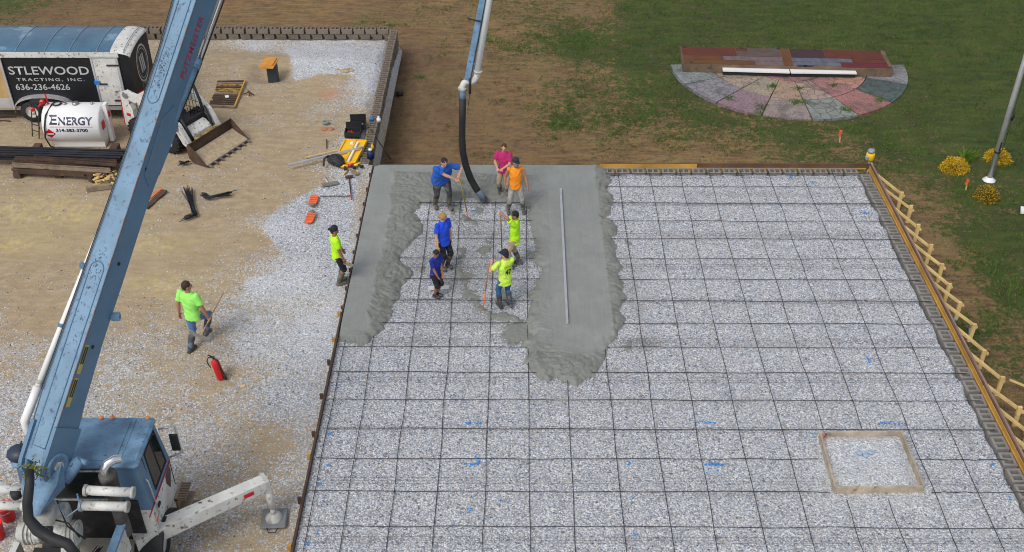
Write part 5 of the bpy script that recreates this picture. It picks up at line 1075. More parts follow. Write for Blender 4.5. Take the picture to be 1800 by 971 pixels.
e1 = W(829, 146, -.9, 1); m = MB(); m.tube([W(840, 126, -.9, 1), W(838, 134, -.9, 1), W(834, 141, -.9, 1), W(827, 145, -.9, 1), W(821, 143, -.9, 1), W(816, 146, -.9, 1), W(813, 152, -.9, 1), W(813, 160, -.9, 1)], .085, 14); part(m, 'pipe_elbow', m_wht, pt)
m = MB(); m.tube([W(840, 127, -.9, 1), W(840.5, 124, -.9, 1)], .115, 14); m.tube([W(813, 154, -.9, 1), W(813, 157, -.9, 1)], .125, 14); part(m, 'pipe_clamp', m_greyw, pt)
m = MB(); m.bar(W(826, 110, -.9, 1), W(840, 114, -.9, 1), .05, .05); part(m, 'pipe_bracket', m_bluew, pt); m = MB(); m.bar(W(822, 33, -.8, 1), W(845, 38, -.9, 1), .03, .03); part(m, 'pipe_bracket', m_dk, pt)
m = MB(); m.tube([W(826, 138, -.98, 1), W(826, 165, -.98, 1)], .035, 8); m.tube([W(826, 165, -.98, 1), W(823, 186, -.98, 1)], .008, 5); part(m, 'safety_sling', m_blk, pt)
ends = [W(813, 158, -.9, 1), W(813.5, 176, -.9, 1)]; m = MB(); m.tube(ends, .08, 14); part(m, 'hose_coupling', m_bluew, pt)
H_ = [W(813.5, 174, -.9, 1), W(812.5, 210, -.9, 1), W(812, 245, -.9, 1), W(814, 270, -.88, 1), W(819, 292, -.85, 1), W(827, 314, -.85, 1), W(837, 332, -.87, 1), hose_end]
m = MB(); m.tube(H_, [.095, .095, .095, .095, .095, .095, .095, .1], 14); hz = part(m, 'rubber_end_hose', m_blk, pt)
m = MB(); m.tube([H_[-2]+(H_[-1]-H_[-2])*.2, hose_end+V((.012, -.012, 0))], .104, 14); part(m, 'hose_cuff', M('worn_blue_hose_end', (.12, .16, .2), .8, var=.3, vsc=8), hz)
# outrigger
oA, oB = V((-9.95, -14.02, .98)), V((-7.86, -12.62, 1.02)); d = unit(oB-oA)
m = MB(); u_ = unit(np.cross(d, (0, 0, 1))); vs = []
for p, w, h in ((oA, .3, .3), (oB, .24, .24)):
    for a, b in ((-1, -1), (1, -1), (1, 1), (-1, 1)): vs.append(p+u_*a*w/2+V((0, 0, 1))*b*h/2)
m.add(vs, [(3, 2, 1, 0), (4, 5, 6, 7), (0, 1, 5, 4), (1, 2, 6, 5), (2, 3, 7, 6), (3, 0, 4, 7)]); og = part(m, 'outrigger', m_wht)
m = MB(); m.bar(oB+d*.0+V((0, 0, -.02)), oB+d*.08+V((0, 0, -.02)), .28, .3); part(m, 'outrigger_head', m_greyw, og)
m = MB(); a = oB-d*.45+u_*.128; m.add([a+V((0, 0, -.05)), a+d*.2+V((0, 0, -.05)), a+d*.2+V((0, 0, .05)), a+V((0, 0, .05))], [(0, 1, 2, 3)]); part(m, 'red_decal', m_red, og)
ft = V((-7.78, -12.62, 0)); m = MB(); m.tube([ft+V((-.03, .0, .9)), ft+V((0, 0, .35))], .075, 12); jl = part(m, 'jack_leg', m_wht, og)
m = MB(); m.tube([ft+V((0, 0, .4)), ft+V((0, 0, .06))], .05, 12); m.lathe(ft+V((0, 0, .05)), [(.17, 0), (.17, .02), (.07, .12), (.001, .13)], n=16); part(m, 'jack_foot', m_greyw, jl)
p = W(481, 917, 0); m = MB(); m.bev(ft+V((0, .0, .02)), (.5, .5, .06), .02, .06); R3 = m.build('outrigger_pad', M('grey_plastic_pad', (.17, .18, .19), .8, var=.15), loc=ft); tag(R3, 'square dark grey support pad under the outrigger foot', 'support pad')
R3h = MB(); R3h.tube([ft+V((-.1, -.25, .03)), ft+V((-.05, -.36, .02)), ft+V((.08, -.36, .02)), ft+V((.12, -.25, .03))], .01, 6); R3h.build('rope_handle', m_blk, R3, ft)
# leafy twig caught on the boom root
p = q(58, 828, -14.8); m = MB(); m.tube([p+V((-.2, 0, -.15)), p+V((0, .02, 0)), p+V((.2, -.03, .15))], .012, 5); m.tube([p+V((.15, 0, -.15)), p+V((-.15, -.03, .16))], .01, 5)
for k in range(150):
    a = p+V((random.gauss(0, .08), random.gauss(0, .08), random.gauss(0, .09))); u, v, w = frame(RNG.normal(size=3)); m.add([a, a+u*.05+v*.015, a+u*.07, a+u*.05-v*.015], [(0, 1, 2, 3)])
o = m.build('leafy_twig', M('yellow_green_leaf', (.15, .16, .02), .7, var=.5, vsc=20), loc=p); tag(o, 'yellow-green leafy twig caught at the root of the blue boom', 'twig')
# red buckets
for i, (px, py, h) in enumerate([(16, 893, .38), (-3, 925, .38)]):
    p = W(px, py, .25); m = MB(); b = V((p[0], p[1], 0.0)) ; b = W(px, py+18, 0.)
    m.lathe(b, [(.001, .0), (.13, 0), (.155, .35), (.165, .36), (.165, .38), (.15, .38), (.13, .03), (.001, .02)], n=24); R4 = m.build('bucket', M('bright_red_plastic', (.75, .01, .015), .35, bump=0), loc=b); tag(R4, ['red plastic bucket half hidden behind the white cylinders at the left edge', 'red plastic bucket nearest the bottom left corner'][i], 'bucket', 'red buckets by the truck')
    m = MB(); m.tube([b+V((-.16, 0, .35)), b+V((-.12, -.12, .28)), b+V((0, -.17, .25)), b+V((.12, -.12, .28)), b+V((.16, 0, .35))], .005, 5); m.build('handle', m_steel, R4, b)

# ================================================================== yard clutter
def yz(p): return float(yard_z(p[0], p[1]))
# black steel tubes on cribs
a, b = W(-40, 268, .35), W(216, 272, .35); c = V((b[0], b[1], 0)); R = thing('black_tube_stack', 'stack of long black steel tubes on rusty blocks in front of the fuel tank', 'steel tubes', c)
for i in range(4):
    for j in range(2): m = MB(); o_ = V((random.gauss(0, .06), -.2+i*.13, -.05+j*.11)); m.bar(a+o_, b+o_+V((.3*(i % 2), -.12, 0)), .1, .08); m.build('tube', M('black_steel', (.018, .022, .032), .45, .3, var=.3, vsc=3, dirt=(.06, .04, .035), dsc=4), R, c)
for px in (57, 195): p = W(px, 275, .12); m = MB(); m.box((p[0], p[1]+.1, .12), (.22, 1.0, .24)); m.build('crib_block', m_rust, R, c)
# rusty beams
c = W(115, 300, 0); R = thing('rusty_beam_pile', 'pile of rusty steel channels lying left of the boom', 'steel beams', c)
for i, (x0, y0, x1, y1, z, mt) in enumerate([(26, 281, 205, 286, .32, m_rust), (28, 286, 203, 292, .28, m_rust), (24, 291, 196, 297, .22, m_rust), (21, 292, 194, 302, .30, m_rustl), (22, 299, 190, 307, .2, m_rust), (60, 280, 206, 291, .38, m_rust), (30, 303, 150, 309, .14, m_rust)]):
    A, B = W(x0, y0, z), W(x1, y1, z); m = MB(); m.bar(A, B, .12, .025); m.bar(A+V((0, .055, .04)), B+V((0, .055, .04)), .018, .09); m.bar(A+V((0, -.055, .04)), B+V((0, -.055, .04)), .018, .09); m.build('channel', mt, R, c)
for px in (32, 104): p = W(px, 305, .08); m = MB(); m.box((p[0], p[1]+.12, .08), (.2, .5, .18)); m.build('crib_block', m_rust, R, c)
# scrap wood box
c = W(180, 325, 0); R = thing('scrap_wood_pile', 'heap of pale wood offcuts between dark timbers beside the boom', 'wood scraps', c)
A, B = W(158, 316, .1), W(178, 304, .1); m = MB(); m.bar(A, B, .14, .18); m.build('timber', m_rust, R, c); A, B = W(152, 333, .06), W(212, 325, .06); m = MB(); m.bar(A, B, .12, .13); m.build('timber', m_rustl, R, c)
for k in range(46): p = W(random.uniform(165, 210), random.uniform(306, 326), .1); t = random.uniform(0, 3.14); l = random.uniform(.07, .2); m = MB(); m.box(p+V((0, 0, random.uniform(-.05, .12))), (l, .06, .03), R=np.array(Matrix.Rotation(t, 3, 'Z') @ Matrix.Rotation(random.uniform(-.5, .5), 3, 'X'))); m.build('offcut', M('cut_pine', (.68, .48, .20), .8, var=.2, vsc=5), R, c)
m = MB(); m.bar(W(171, 308, .25), W(183, 299, .25), .14, .05); m.build('offcut', m_woodh, R, c)
def plank(label, a, b, w, h, mt, z=.03, name='plank', cat='plank', grp=None):
    A, B = W(*a, z), W(*b, z); m = MB(); m.bar(A, B, w, h); o = m.build(name, mt, loc=(A+B)/2-V((0, 0, h/2))); return tag(o, label, cat, grp)
plank('dark brown plank lying on the gravel just right of the boom', (256, 366), (290, 335), .16, .04, m_rust)
plank('thin orange-red strip lying on the dark plank right of the boom', (262, 351), (284, 332), .05, .03, m_orange, .06, 'painted_strip', 'strip')
# L-shaped rebar bundles
def bundle(label, pts, n, spread):
    Q = [W(x, y, .05) for x, y in pts]; c = Q[1]; R = thing('rebar_bundle', label, 'rebar bundle', c, 0, 'bent rebar bundles')
    for k in range(n):
        o0 = V((random.gauss(0, spread), random.gauss(0, spread), random.uniform(0, .08))); o1 = V((random.gauss(0, .035), random.gauss(0, .035), random.uniform(0, .06))); o2 = o1+V((random.gauss(0, .03), random.gauss(0, .03), 0)); d1 = unit(Q[0]-Q[1]); d2 = unit(Q[2]-Q[1])
        m = MB(); m.tube([Q[0]+o0+d1*random.uniform(-.12, .06), Q[1]+o1, Q[2]+o2+d2*random.uniform(-.06, .04)], .011, 5); m.build('bent_bar', M('black_bar', (.016, .019, .027), .5, .3, var=.3), R, c)
bundle('upright L-shaped bundle of black bent bars on the gravel', [(328, 334), (344, 379), (325, 385)], 22, .07)
bundle('sideways L-shaped bundle of black bent bars, right of the upright one', [(405, 341), (366, 349), (358, 343)], 24, .05)
bundle('small tangle of black wire near the loader wheel', [(312, 290), (322, 289), (332, 287)], 12, .08)
# rack of form stakes
q4 = [W(384, 144, .03), W(430, 143, .03), W(412, 188, .03), W(368, 186, .03)]; c = (q4[0]+q4[2])/2; R = thing('form_stake_bundle', 'flat row of rusty and yellow form pins lying on the sand', 'form pins', c)
for i in range(13):
    t = i/12; A = q4[0]+(q4[3]-q4[0])*t; B = q4[1]+(q4[2]-q4[1])*t; m = MB(); m.bar(A+V((random.gauss(0, .03), 0, 0)), B, .085, .05); m.build('pin', [m_rust, M('old_yellow_paint', (.42, .26, .04), .8, var=.3, dirt=(.1, .06, .03), dsc=6, dth=(.45, .6)), m_rust, m_rustl][[0, 3, 1, 0, 1, 1, 3, 0, 0, 0, 0, 0, 3][i] % 4], R, c)
m = MB(); m.bar(q4[1]+V((.02, .05, .03)), q4[2]+V((.02, -.05, .03)), .05, .04); m.build('binder', m_formy, R, c)
m = MB(); m.box(W(399, 170, .08), (.12, .16, .02), rz=.4); o = m.build('paper_cup', m_whtc, loc=W(399, 170, .07)); tag(o, 'small crumpled white wrapper on the row of form pins', 'wrapper')
p = W(436, 163, .02); m = MB(); m.tube([W(428, 166, .03), W(437, 162, .04), W(446, 167, .03)], .02, 6); m.tube([W(436, 160, .03), W(440, 163, .04), W(438, 168, .03)], .025, 6); o = m.build('rusty_clamp', M('dark_red_iron', (.08, .03, .03), .7), loc=p); tag(o, 'dark rusty clamp on the sand right of the form pins', 'clamp')
# pit post with orange lid
p = W(482, 146, -.3); R = thing('form_post', 'dark square post capped by an orange board in a pit in the sand', 'post', p)
m = MB(); m.bev(p+V((.0, .0, .32)), (.34, .3, .72), .02); m.build('post', M('dark_slate', (.035, .05, .065), .6), R, p)
m = MB(); m.box(p+V((-.1, .02, .72)), (.5, .75, .04), rz=-.08); m.box(p+V((-.1, .1, .76)), (.4, .62, .04), rz=-.08); m.build('lid_board', M('orange_plywood', (.62, .27, .05), .6, var=.2, vsc=4), R, p)
# rocks
for i, (px, py, r) in enumerate([(606, 126, .13), (616, 124, .1), (594, 124, .07)]):
    p = W(px, py, .1); m = MB(); m.ell(p, (r*1.4, r, r*.7), None, 9, 6); m.v = [(a+random.gauss(0, .012), b+random.gauss(0, .012), c_+random.gauss(0, .012)) for a, b, c_ in m.v]
    o = m.build('rock', M('tan_rock', (.42, .33, .2), .95, var=.25, vsc=9, bump=.5), loc=p); tag(o, ['largest tan rock on the gravel mound near the wall corner', 'middle tan rock, right end of the three on the gravel mound', 'smallest tan rock, left end of the three on the gravel mound'][i], 'rock', 'rocks on the mound')
# tools by the wall
q4 = [W(607, 246, .08), W(645, 248, .08), W(623, 290, .08), W(588, 282, .08)]; c = (q4[0]+q4[2])/2-V((0, 0, .08)); R = thing('yellow_tool_case', 'open yellow plastic tool case lying flat on the gravel', 'tool case', c)
for a0, a1 in ((0, .49), (.52, 1.)):
    m = MB(); P = [q4[0]+(q4[1]-q4[0])*a0, q4[0]+(q4[1]-q4[0])*a1, q4[3]+(q4[2]-q4[3])*a1, q4[3]+(q4[2]-q4[3])*a0]; m.prism(P, (0, 0, -.08)); h_ = m.build('case_half', m_yel, R, c)
    m = MB(); cc = sum(P)/4
    for k in range(4): m.bar(P[k]*.96+cc*.04+V((0, 0, .02)), P[(k+1) % 4]*.96+cc*.04+V((0, 0, .02)), .03, .05)
    m.build('rim', m_yel, h_, c)
m = MB(); a, b = W(629, 250, .13), W(612, 284, .13); m.bar(a, b, .06, .05); m.build('white_divider', m_whtc, R, c)
m = MB(); m.box(W(618, 252, .13), (.09, .14, .03)); m.build('paper', m_whtc, R, c)
for i, (px, py) in enumerate([(630, 224), (621, 238)]):
    p = W(px, py, .02); R = thing('black_tool_box', ['open black tool box, the farther of two by the block wall', 'open black tool box, touching the yellow case'][i], 'tool box', p, .1*(1-i), 'black tool boxes')
    m = MB(); m.box((0, 0, .02), (.5, .36, .03)); [m.box(x, s_) for x, s_ in (((-.24, 0, .1), (.02, .36, .16)), ((.24, 0, .1), (.02, .36, .16)), ((0, -.17, .1), (.46, .02, .16)), ((0, .17, .1), (.46, .02, .16)))]; m.build('tray', m_blk, R)
    m = MB(); m.box((0, .3, .14), (.5, .02, .34)); m.box((0, .285, .29), (.14, .03, .05)); m.build('lid', m_blk, R)
    for k in range(9): m = MB(); m.tube([(random.uniform(-.2, .2), random.uniform(-.13, .13), .06), (random.uniform(-.2, .2), random.uniform(-.13, .13), .1)], .015, 6); m.build('hand_tool', [m_steel, m_red, m_dk, m_whtc][k % 4], R)
p = W(590, 292, .02); m = MB(); m.ell(p+V((0, .1, .16)), (.26, .2, .17)); m.ell(p+V((.12, -.04, .12)), (.16, .14, .12)); R = remeshed(m, .02, 'tool_bag', m_blk, None, p, fold=.03, seed=4); R.location = [float(x) for x in p]; tag(R, 'black canvas tool bag slumped beside the yellow case', 'tool bag')
m = MB(); m.tube([p+V((-.2, .14, .28)), p+V((-.34, .05, .2)), p+V((-.34, -.1, .05))], .03, 8); m.build('strap', m_blk, R, p)
for i, (px, py, c1, lb) in enumerate([(606, 294, m_yel, 'yellow and black hand drill nearest the tool bag'), (618, 292, m_red, 'red and black power tool in the middle of the tools on the gravel'), (629, 291, m_yel, 'yellow and black power tool at the right end of the row of tools')]):
    p = W(px, py, .05); R = thing('power_tool', lb, 'power tool', p, .3*i); m = MB(); m.tube([(-.12, 0, .03), (.1, .02, .03)], .045, 10); m.build('motor_housing', c1, R); m = MB(); m.tube([(.0, 0, .03), (.05, -.13, .02)], .03, 8); m.box((.05, -.16, .02), (.1, .06, .06)); m.build('grip', m_blk, R)
plank('aluminium straightedge lying across the yellow tool case', (507, 291), (638, 259), .07, .06, m_alu, .16, 'straightedge', 'straightedge')
plank('narrow yellow-tan lath touching the straightedge on the sand', (536, 277), (594, 264), .04, .02, m_pine, .05, 'lath', 'lath')
A, B = W(652, 228, .1), W(687, 281, -.7); m = MB(); m.tube([A, B], .018, 8); o = m.build('pole_handle', m_dk, loc=B); tag(o, 'thin black pole leaning over the outer face of the block wall', 'pole')
p = W(580, 325, .02); R = thing('bull_float', 'grey bull float blade with broken handle lying on the sand', 'float', p); m = MB(); m.bar(W(566, 326, .03), W(594, 321, .03), .16, .04); m.build('blade', m_cementy, R, p); m = MB(); m.tube([W(576, 321, .05), W(568, 307, .05)], .018, 8); m.build('handle', m_alu, R, p)
p = W(617, 347, 0); R = thing('sledge_hammer', 'hammer with dark head and red-tipped handle on the white gravel', 'hammer', p); m = MB(); m.tube([W(614, 314, .04), W(617, 342, .04)], .018, 8); m.build('handle', m_dk, R, p); m = MB(); m.bar(W(607, 312, .05), W(621, 310, .05), .07, .07); m.build('head', m_rust, R, p); m = MB(); m.tube([W(617, 342, .04), W(618, 351, .04)], .021, 8); m.tube([W(614, 317, .04), W(614, 320, .04)], .021, 8); m.build('grip', m_red, R, p)
plank('thin black rod on the white gravel above the orange knee boards', (563, 345), (615, 345), .02, .02, m_blk, .02, 'steel_rod', 'rod')
plank('short grey-brown board offcut below the power tools', (620, 301), (629, 307), .12, .05, m_rustl, .03, 'board_offcut', 'offcut')
plank('pale wooden wedge right of the board offcut', (627, 300), (629, 305), .05, .04, m_pine, .03, 'wood_wedge', 'wedge')
plank('pale wooden wedge left of the hammer head', (603, 307), (609, 301), .05, .04, m_pine, .03, 'wood_wedge', 'wedge')
for i, (a, b) in enumerate([((554, 345), (548, 361)), ((549, 375), (542, 392))]):
    A, B = W(*a, .04), W(*b, .04); c = (A+B)/2-V((0, 0, .04)); d = unit(B-A); u = V((-d[1], d[0], 0)); m = MB(); P = []
    for k in range(14): t = 6.2832*k/14; P.append((A+B)/2+d*math.copysign(abs(math.cos(t))**.5, math.cos(t))*np.linalg.norm(B-A)/2*1.15+u*math.copysign(abs(math.sin(t))**.5, math.sin(t))*.115)
    m.prism(P, (0, 0, .03)); R = m.build('knee_board', m_orange, loc=c); tag(R, ['upper of the two orange knee boards on the white gravel', 'lower of the two orange knee boards on the white gravel'][i], 'knee board', 'orange knee boards')
    m = MB(); 
    for k in (-.12, 0, .12): m.bar((A+B)/2+d*k+u*.105+V((0, 0, .035)), (A+B)/2+d*k-u*.105+V((0, 0, .035)), .02, .012)
    m.build('rib', M('dark_orange', (.55, .09, .02), .6), R, c)
    m = MB(); e = (B if i == 0 else A)+V((0, 0, .04)); m.tube([e-u*.1, e+d*(.08 if i == 0 else -.08)*1.2, e+u*.1], .014, 6); m.ell(e, (.08, .06, .03)); m.build('strap', m_cementy, R, c)
def jar(label, p, r, h, mt, name, cat, mt2=None):
    m = MB(); m.lathe(p, [(.001, 0), (r, 0), (r, h*.7), (r*.45, h*.85), (r*.45, h), (.001, h)], n=14); o = m.build(name, mt, loc=p); tag(o, label, cat)
    m = MB(); m.lathe(p+V((0, 0, h)), [(r*.5, -.02), (r*.5, .02), (.001, .02)], n=12); m.build('lid', mt2 or mt, o, p); return o
jar('dark blue jug standing on top of the block wall', W(652, 278, .0), .11, .3, M('navy_jug', (.01, .025, .09), .4), 'water_jug', 'jug', m_whtc)
jar('white cup standing on top of the block wall', W(666, 214, .0), .07, .16, m_whtc, 'cup', 'cup'); jar('small blue bottle beside the white cup on the block wall', W(654, 212, .0), .05, .12, m_paintb, 'bottle', 'bottle'); jar('small yellow cup on the wall just above the blue jug', W(655, 262, .0), .045, .15, m_yel, 'cup', 'cup')
p = W(573, 217, .02); m = MB(); m.lathe(p, [(.06, 0), (.11, .02), (.11, .07), (.06, .08), (.05, .03)], n=16); o = m.build('tape_reel', M('grey_green_reel', (.2, .24, .22), .5), loc=p); tag(o, 'small grey reel on the sand left of the tool boxes', 'reel')
for i, (px, py) in enumerate([(571, 227), (581, 227)]): p = W(px, py, .0); m = MB(); m.ell(p, (.12, .08, .04), None, 8, 6); o = m.build('clay_lump', M('terracotta', (.42, .16, .1), .9), loc=p); tag(o, ['left red clay lump below the grey reel', 'right red clay lump below the grey reel'][i], 'clay lump', 'red clay lumps')
plank('dark thin stake lying upright on the sand left of the yellow case', (574, 245), (574, 261), .03, .02, m_rust, .02, 'steel_stake', 'stake')
plank('flat white box lying in the grass at the right edge', (1794, 369), (1812, 372), .3, .08, m_whtc, -.9, 'white_box', 'box')
plank('small yellow wood chip right of the fire extinguisher', (423, 680), (431, 678), .07, .03, m_pine, .0, 'wood_chip', 'wood chip')
plank('rusty rod on the ground by the left edge, upper one', (-5, 206), (28, 206), .04, .03, m_rust, .02, 'rusty_rod', 'rod'); plank('rusty rod on the ground by the left edge, lower one', (-5, 212), (18, 213), .03, .03, m_rust, .02, 'rusty_rod', 'rod')
p = WG(702, 168); m = MB(); m.tube([WG(697, 166, .08), WG(708, 165, .08)], .09, 12); o = m.build('pipe_piece', m_blk, loc=p); tag(o, 'short black pipe piece on the dirt beside the outer wall', 'pipe')
for i, (px, py) in enumerate([(1679, 563), (1705, 586)]): p = WG(px, py, .03); m = MB(); m.tube([p, p+V((.05, .16, 0))], .035, 8); m.tube([p+V((.05, .16, 0)), p+V((.06, .2, 0))], .018, 8); o = m.build('plastic_bottle', M('pale_blue_plastic', (.35, .5, .7), .3), loc=p); tag(o, ['crushed pale blue bottle behind the formwork, the farther one', 'crushed pale blue bottle behind the formwork, the nearer one'][i], 'bottle', 'bottles behind the formwork')

# ================================================================== laser level
b = WG(1534, 300); hd_ = W(1530, 273, 0); dist = b[1]; hd_ = W(1530, 274, float(b[1])-.1, 1); R = thing('laser_level', 'yellow laser level on a silver tripod at the far right corner of the formwork', 'laser level', b)
m = MB()
for px, py in ((1524, 306), (1541, 306), (1531, 290)): m.tube([hd_+V((0, 0, -.12)), WG(px, py)], .026, 8)
m.build('tripod', M('pale_tripod_metal', (.62, .63, .65), .5), R, b); m = MB(); m.lathe(hd_+V((0, 0, -.14)), [(.001, 0), (.12, 0), (.135, .03), (.135, .2), (.12, .23), (.001, .23)], n=16); m.build('housing', m_yel, R, b)
m = MB(); m.lathe(hd_+V((0, 0, .11)), [(.08, 0), (.1, .01), (.1, .1), (.06, .1), (.001, .1)], n=16); m.bev(hd_+V((-.1, -.06, -.04)), (.12, .14, .14), .03); m.build('laser_head', M('grey_plastic', (.3, .33, .36), .4), R, b)
for i, (px, py, h, lb) in enumerate([(1476, 251, .42, 'wooden stake with orange tape tip in the grass behind the slab'), (1698, 335, .35, 'short stake with orange tip between the yellow shrubs')]):
    b = WG(px, py); R = thing('marker_stake', lb, 'stake', b); m = MB(); m.bar(b-V((0, 0, .1)), b+V((-.04, .0, h)), .04, .025, upv=(0, 1, 0)); m.build('post', m_pine, R, b); m = MB(); m.bar(b+V((-.06, -.02, h*.6)), b+V((-.035, -.02, h+.04)), .07, .04, upv=(0, 1, 0)); m.build('tape', m_orange, R, b)
# ================================================================== sample patio
gC = WG(1392, 121); c0 = V((WG(1389, 150)[0], WG(1200, 122)[1]+.0, -1.)); zP = -.93
rad = (WG(1599, 135)[0]-WG(1180, 125)[0])/2; cxp = (WG(1599, 135)[0]+WG(1180, 125)[0])/2; bot_ = WG(1412, 213)[1]; cyp = bot_+rad*1.0; c = V((cxp, cyp, -1))
R = thing('sample_patio', 'half-round patio of stamped concrete samples in many colours set in the grass', 'patio', c)
tops = WG(1400, 126)[1]
def pav(col, sc):
    key = 'stamped_%.2f_%.2f_%.2f' % col
    if key in _mc: return _mc[key]
    k = NT(key); co = k.pos(); v = k.n('TexVoronoi', {'Vector': co, 'Scale': sc, 'Randomness': .9}, feature='DISTANCE_TO_EDGE').outputs['Distance']
    base = k.mix(k.mr(k.noise(co, 3, 4), .3, .7), tuple((x*.7+.3*sum(col)/3)*.8 for x in col), tuple((x*.75+.25*sum(col)/3)*1.12 for x in col)); base = k.mix(k.mr(k.noise(co, 1.6, 5, .7), .48, .66, 0, .7), base, (.06, .06, .06))
    ln = k.mr(v, 0, .07, 1, 0); base = k.mix(ln, base, tuple(x*.35 for x in col)); _mc[key] = k.fin(base, .8, k.bump(v, .6, .02)); return _mc[key]
ocol = [(.36, .30, .36), (.16, .24, .22), (.40, .15, .13), (.24, .27, .24), (.36, .27, .26), (.26, .16, .20), (.27, .25, .28), (.25, .29, .29)]
ocol = [(.27, .26, .28), (.15, .23, .21), (.40, .15, .13), (.24, .27, .24), (.36, .27, .24), (.30, .18, .22), (.26, .24, .27), (.26, .30, .30)]     # right to left
icol = [(.24, .23, .26), (.48, .22, .14), (.42, .17, .16), (.42, .28, .22), (.44, .28, .17), (.38, .31, .21), (.40, .29, .21), (.42, .27, .21)]
flat = lambda p: (p[0], min(p[1], tops), p[2])
for ring, (r0, r1, cols) in enumerate(((rad*.67, rad, ocol), (rad*.33, rad*.662, icol))):
    for i in range(8):
        a0, a1 = -math.pi*i/8-.006/(r1/rad), -math.pi*(i+1)/8+.006; P = [V((cxp+r1*math.cos(a0+(a1-a0)*k/8), cyp+r1*math.sin(a0+(a1-a0)*k/8), zP)) for k in range(9)]+[V((cxp+r0*math.cos(a1+(a0-a1)*k/8), cyp+r0*math.sin(a1+(a0-a1)*k/8), zP)) for k in range(9)]
        m = MB(); m.prism(P, (0, 0, -.12)); m.build('stamped_slab', pav(tuple(x*(.5 if (ring == 0 and i == 1) else .92) for x in cols[i]), (6, 3.5, 8, 3, 9, 7, 4, 5)[i]), R, c)
P = [V((cxp+rad*.32*math.cos(-math.pi*k/14), cyp+rad*.32*math.sin(-math.pi*k/14), zP)) for k in range(15)]; m = MB(); m.prism(P, (0, 0, -.12)); m.build('stamped_slab', pav((.42, .17, .16), 7), R, c)
# platform
zq = -.62; q4 = [W(1196, 82, zq), W(1555, 90, zq), W(1570, 122, zq), W(1201, 113, zq)]; c = (q4[0]+q4[2])/2; c[2] = -1
R = thing('sample_platform', 'low rust-brown timber platform with dark stamped panels behind the half-round patio', 'platform', c)
m = MB(); m.prism(q4, (0, 0, -.3)); m.build('frame', M('weathered_platform_edge', (.16, .11, .07), .85, var=.3, vsc=2, dirt=(.06, .05, .04), dsc=3), R, c)
bl = lambda u, v, z=.004: q4[0]*(1-u)*(1-v)+q4[1]*u*(1-v)+q4[2]*u*v+q4[3]*(1-u)*v+V((0, 0, z))
rr = M('oxide_red_panel', (.11, .025, .014), .8, var=.2, vsc=3); rn = M('rust_brown_panel', (.12, .048, .014), .8, var=.2, vsc=2); pg = M('taupe_panel', (.10, .07, .062), .8, var=.25, vsc=3); pp = M('mauve_panel', (.15, .105, .11), .8, var=.25, vsc=5, bump=.4); pu = M('plum_panel', (.05, .018, .026), .7, var=.2, vsc=3); sg = M('slate_panel', (.11, .115, .155), .8, var=.25, vsc=4, bump=.4); mr2 = M('maroon_slab_panel', (.12, .012, .02), .7, var=.15)
for u0, u1, v0, v1, mt in [(.004, .27, .02, .5, rr), (.27, .33, .02, .18, rr), (.27, .485, .19, .5, pg), (.335, .485, .02, .187, pg), (.004, .2, .5, .74, rn), (.2, .485, .505, .74, pp), (.004, .35, .745, .98, rn), (.35, .485, .745, .98, pp), (.487, .53, .02, .98, rn), (.532, .70, .02, .5, pu), (.532, .82, .505, .72, sg), (.532, .76, .725, .93, sg), (.70, .98, .02, .5, rr), (.82, .985, .505, .72, rr), (.76, .985, .725, .98, mr2)]:
    m = MB(); m.prism([bl(u0, v0), bl(u1-.002, v0), bl(u1-.002, v1-.01), bl(u0, v1-.01)], (0, 0, .008)); m.build('panel', mt, R, c)
m = MB()
for u, v in ((.04, .9), (.02, .05), (.3, .03), (.48, .04), (.66, .04), (.97, .05), (.99, .93), (.6, .96), (.57, .96)): m.box(bl(u, v, .014), (.12 if v < .95 else .35, .1, .012))
m.build('lifting_slot', m_dk, R, c)
for i, (a, b) in enumerate([((1270, 121), (1387, 124.5)), ((1389, 124.5), (1504, 126))]):
    A, B = W(*a, -.74), W(*b, -.74); A[2] = B[2] = -.74; c = V(((A+B)/2)[:2].tolist()+[-.93]); R = thing('white_bench', ['long white bench in front of the platform, left one', 'long white bench in front of the platform, right one'][i], 'bench', c, 0, 'white benches')
    m = MB(); m.bar(A, B, .38, .05); m.build('seat', m_whtc, R, c)
    m = MB(); m.bar(A+V((.02, .02, -.105)), B+V((-.02, .02, -.105)), .3, .155); m.build('support', m_blk, R, c)
# ================================================================== plants
def leaves(mb_, n, c, r, size, shell=.55):
    for _ in range(n):
        d = unit(RNG.normal(size=3)); d[2] = abs(d[2])*1.0-.12; rr_ = shell+(1-shell)*random.random(); w = 1+.06*math.sin(d[0]*9+c[0])+.06*math.sin(d[1]*11)
        p = V(c)+d*V(r)*rr_*w; u = unit(RNG.normal(size=3)+d*1.5); v = unit(np.cross(u, RNG.normal(size=3))); s_ = size*random.uniform(.6, 1.3)
        mb_.cur = random.choice((0, 0, 1, 2)); mb_.add([p, p+u*s_*.6+v*s_*.22, p+u*s_*1.2, p+u*s_*.6-v*s_*.22], [(0, 1, 2, 3)])
def shrub(label, px, py, wpx, hgt, cols, mats_):
    b = WG(px, py); R = thing('golden_shrub', label, 'shrub', b, 0, 'low golden shrubs'); m = MB(); sc = abs(WG(px+wpx/2, py)[0]-b[0])
    leaves(m, 5200, b+V((0, .02, .04)), (sc, sc*.95, hgt), .048, .62); m.build('foliage', mats_, R, b)
    m = MB()
    for k in range(10): a = 6.28*k/10; m.tube([b-V((0, 0, .05)), b+V((sc*.6*math.cos(a), sc*.6*math.sin(a), hgt*.75))], [.014, .005], 5)
    m.build('stems', m_rust, R, b)
gy = [M('gold_leaf', (.78, .52, .02), .7, var=.2, vsc=30), M('amber_leaf', (.52, .32, .012), .7, var=.3, vsc=30), M('olive_gold_leaf', (.25, .19, .015), .7, var=.3, vsc=30)]
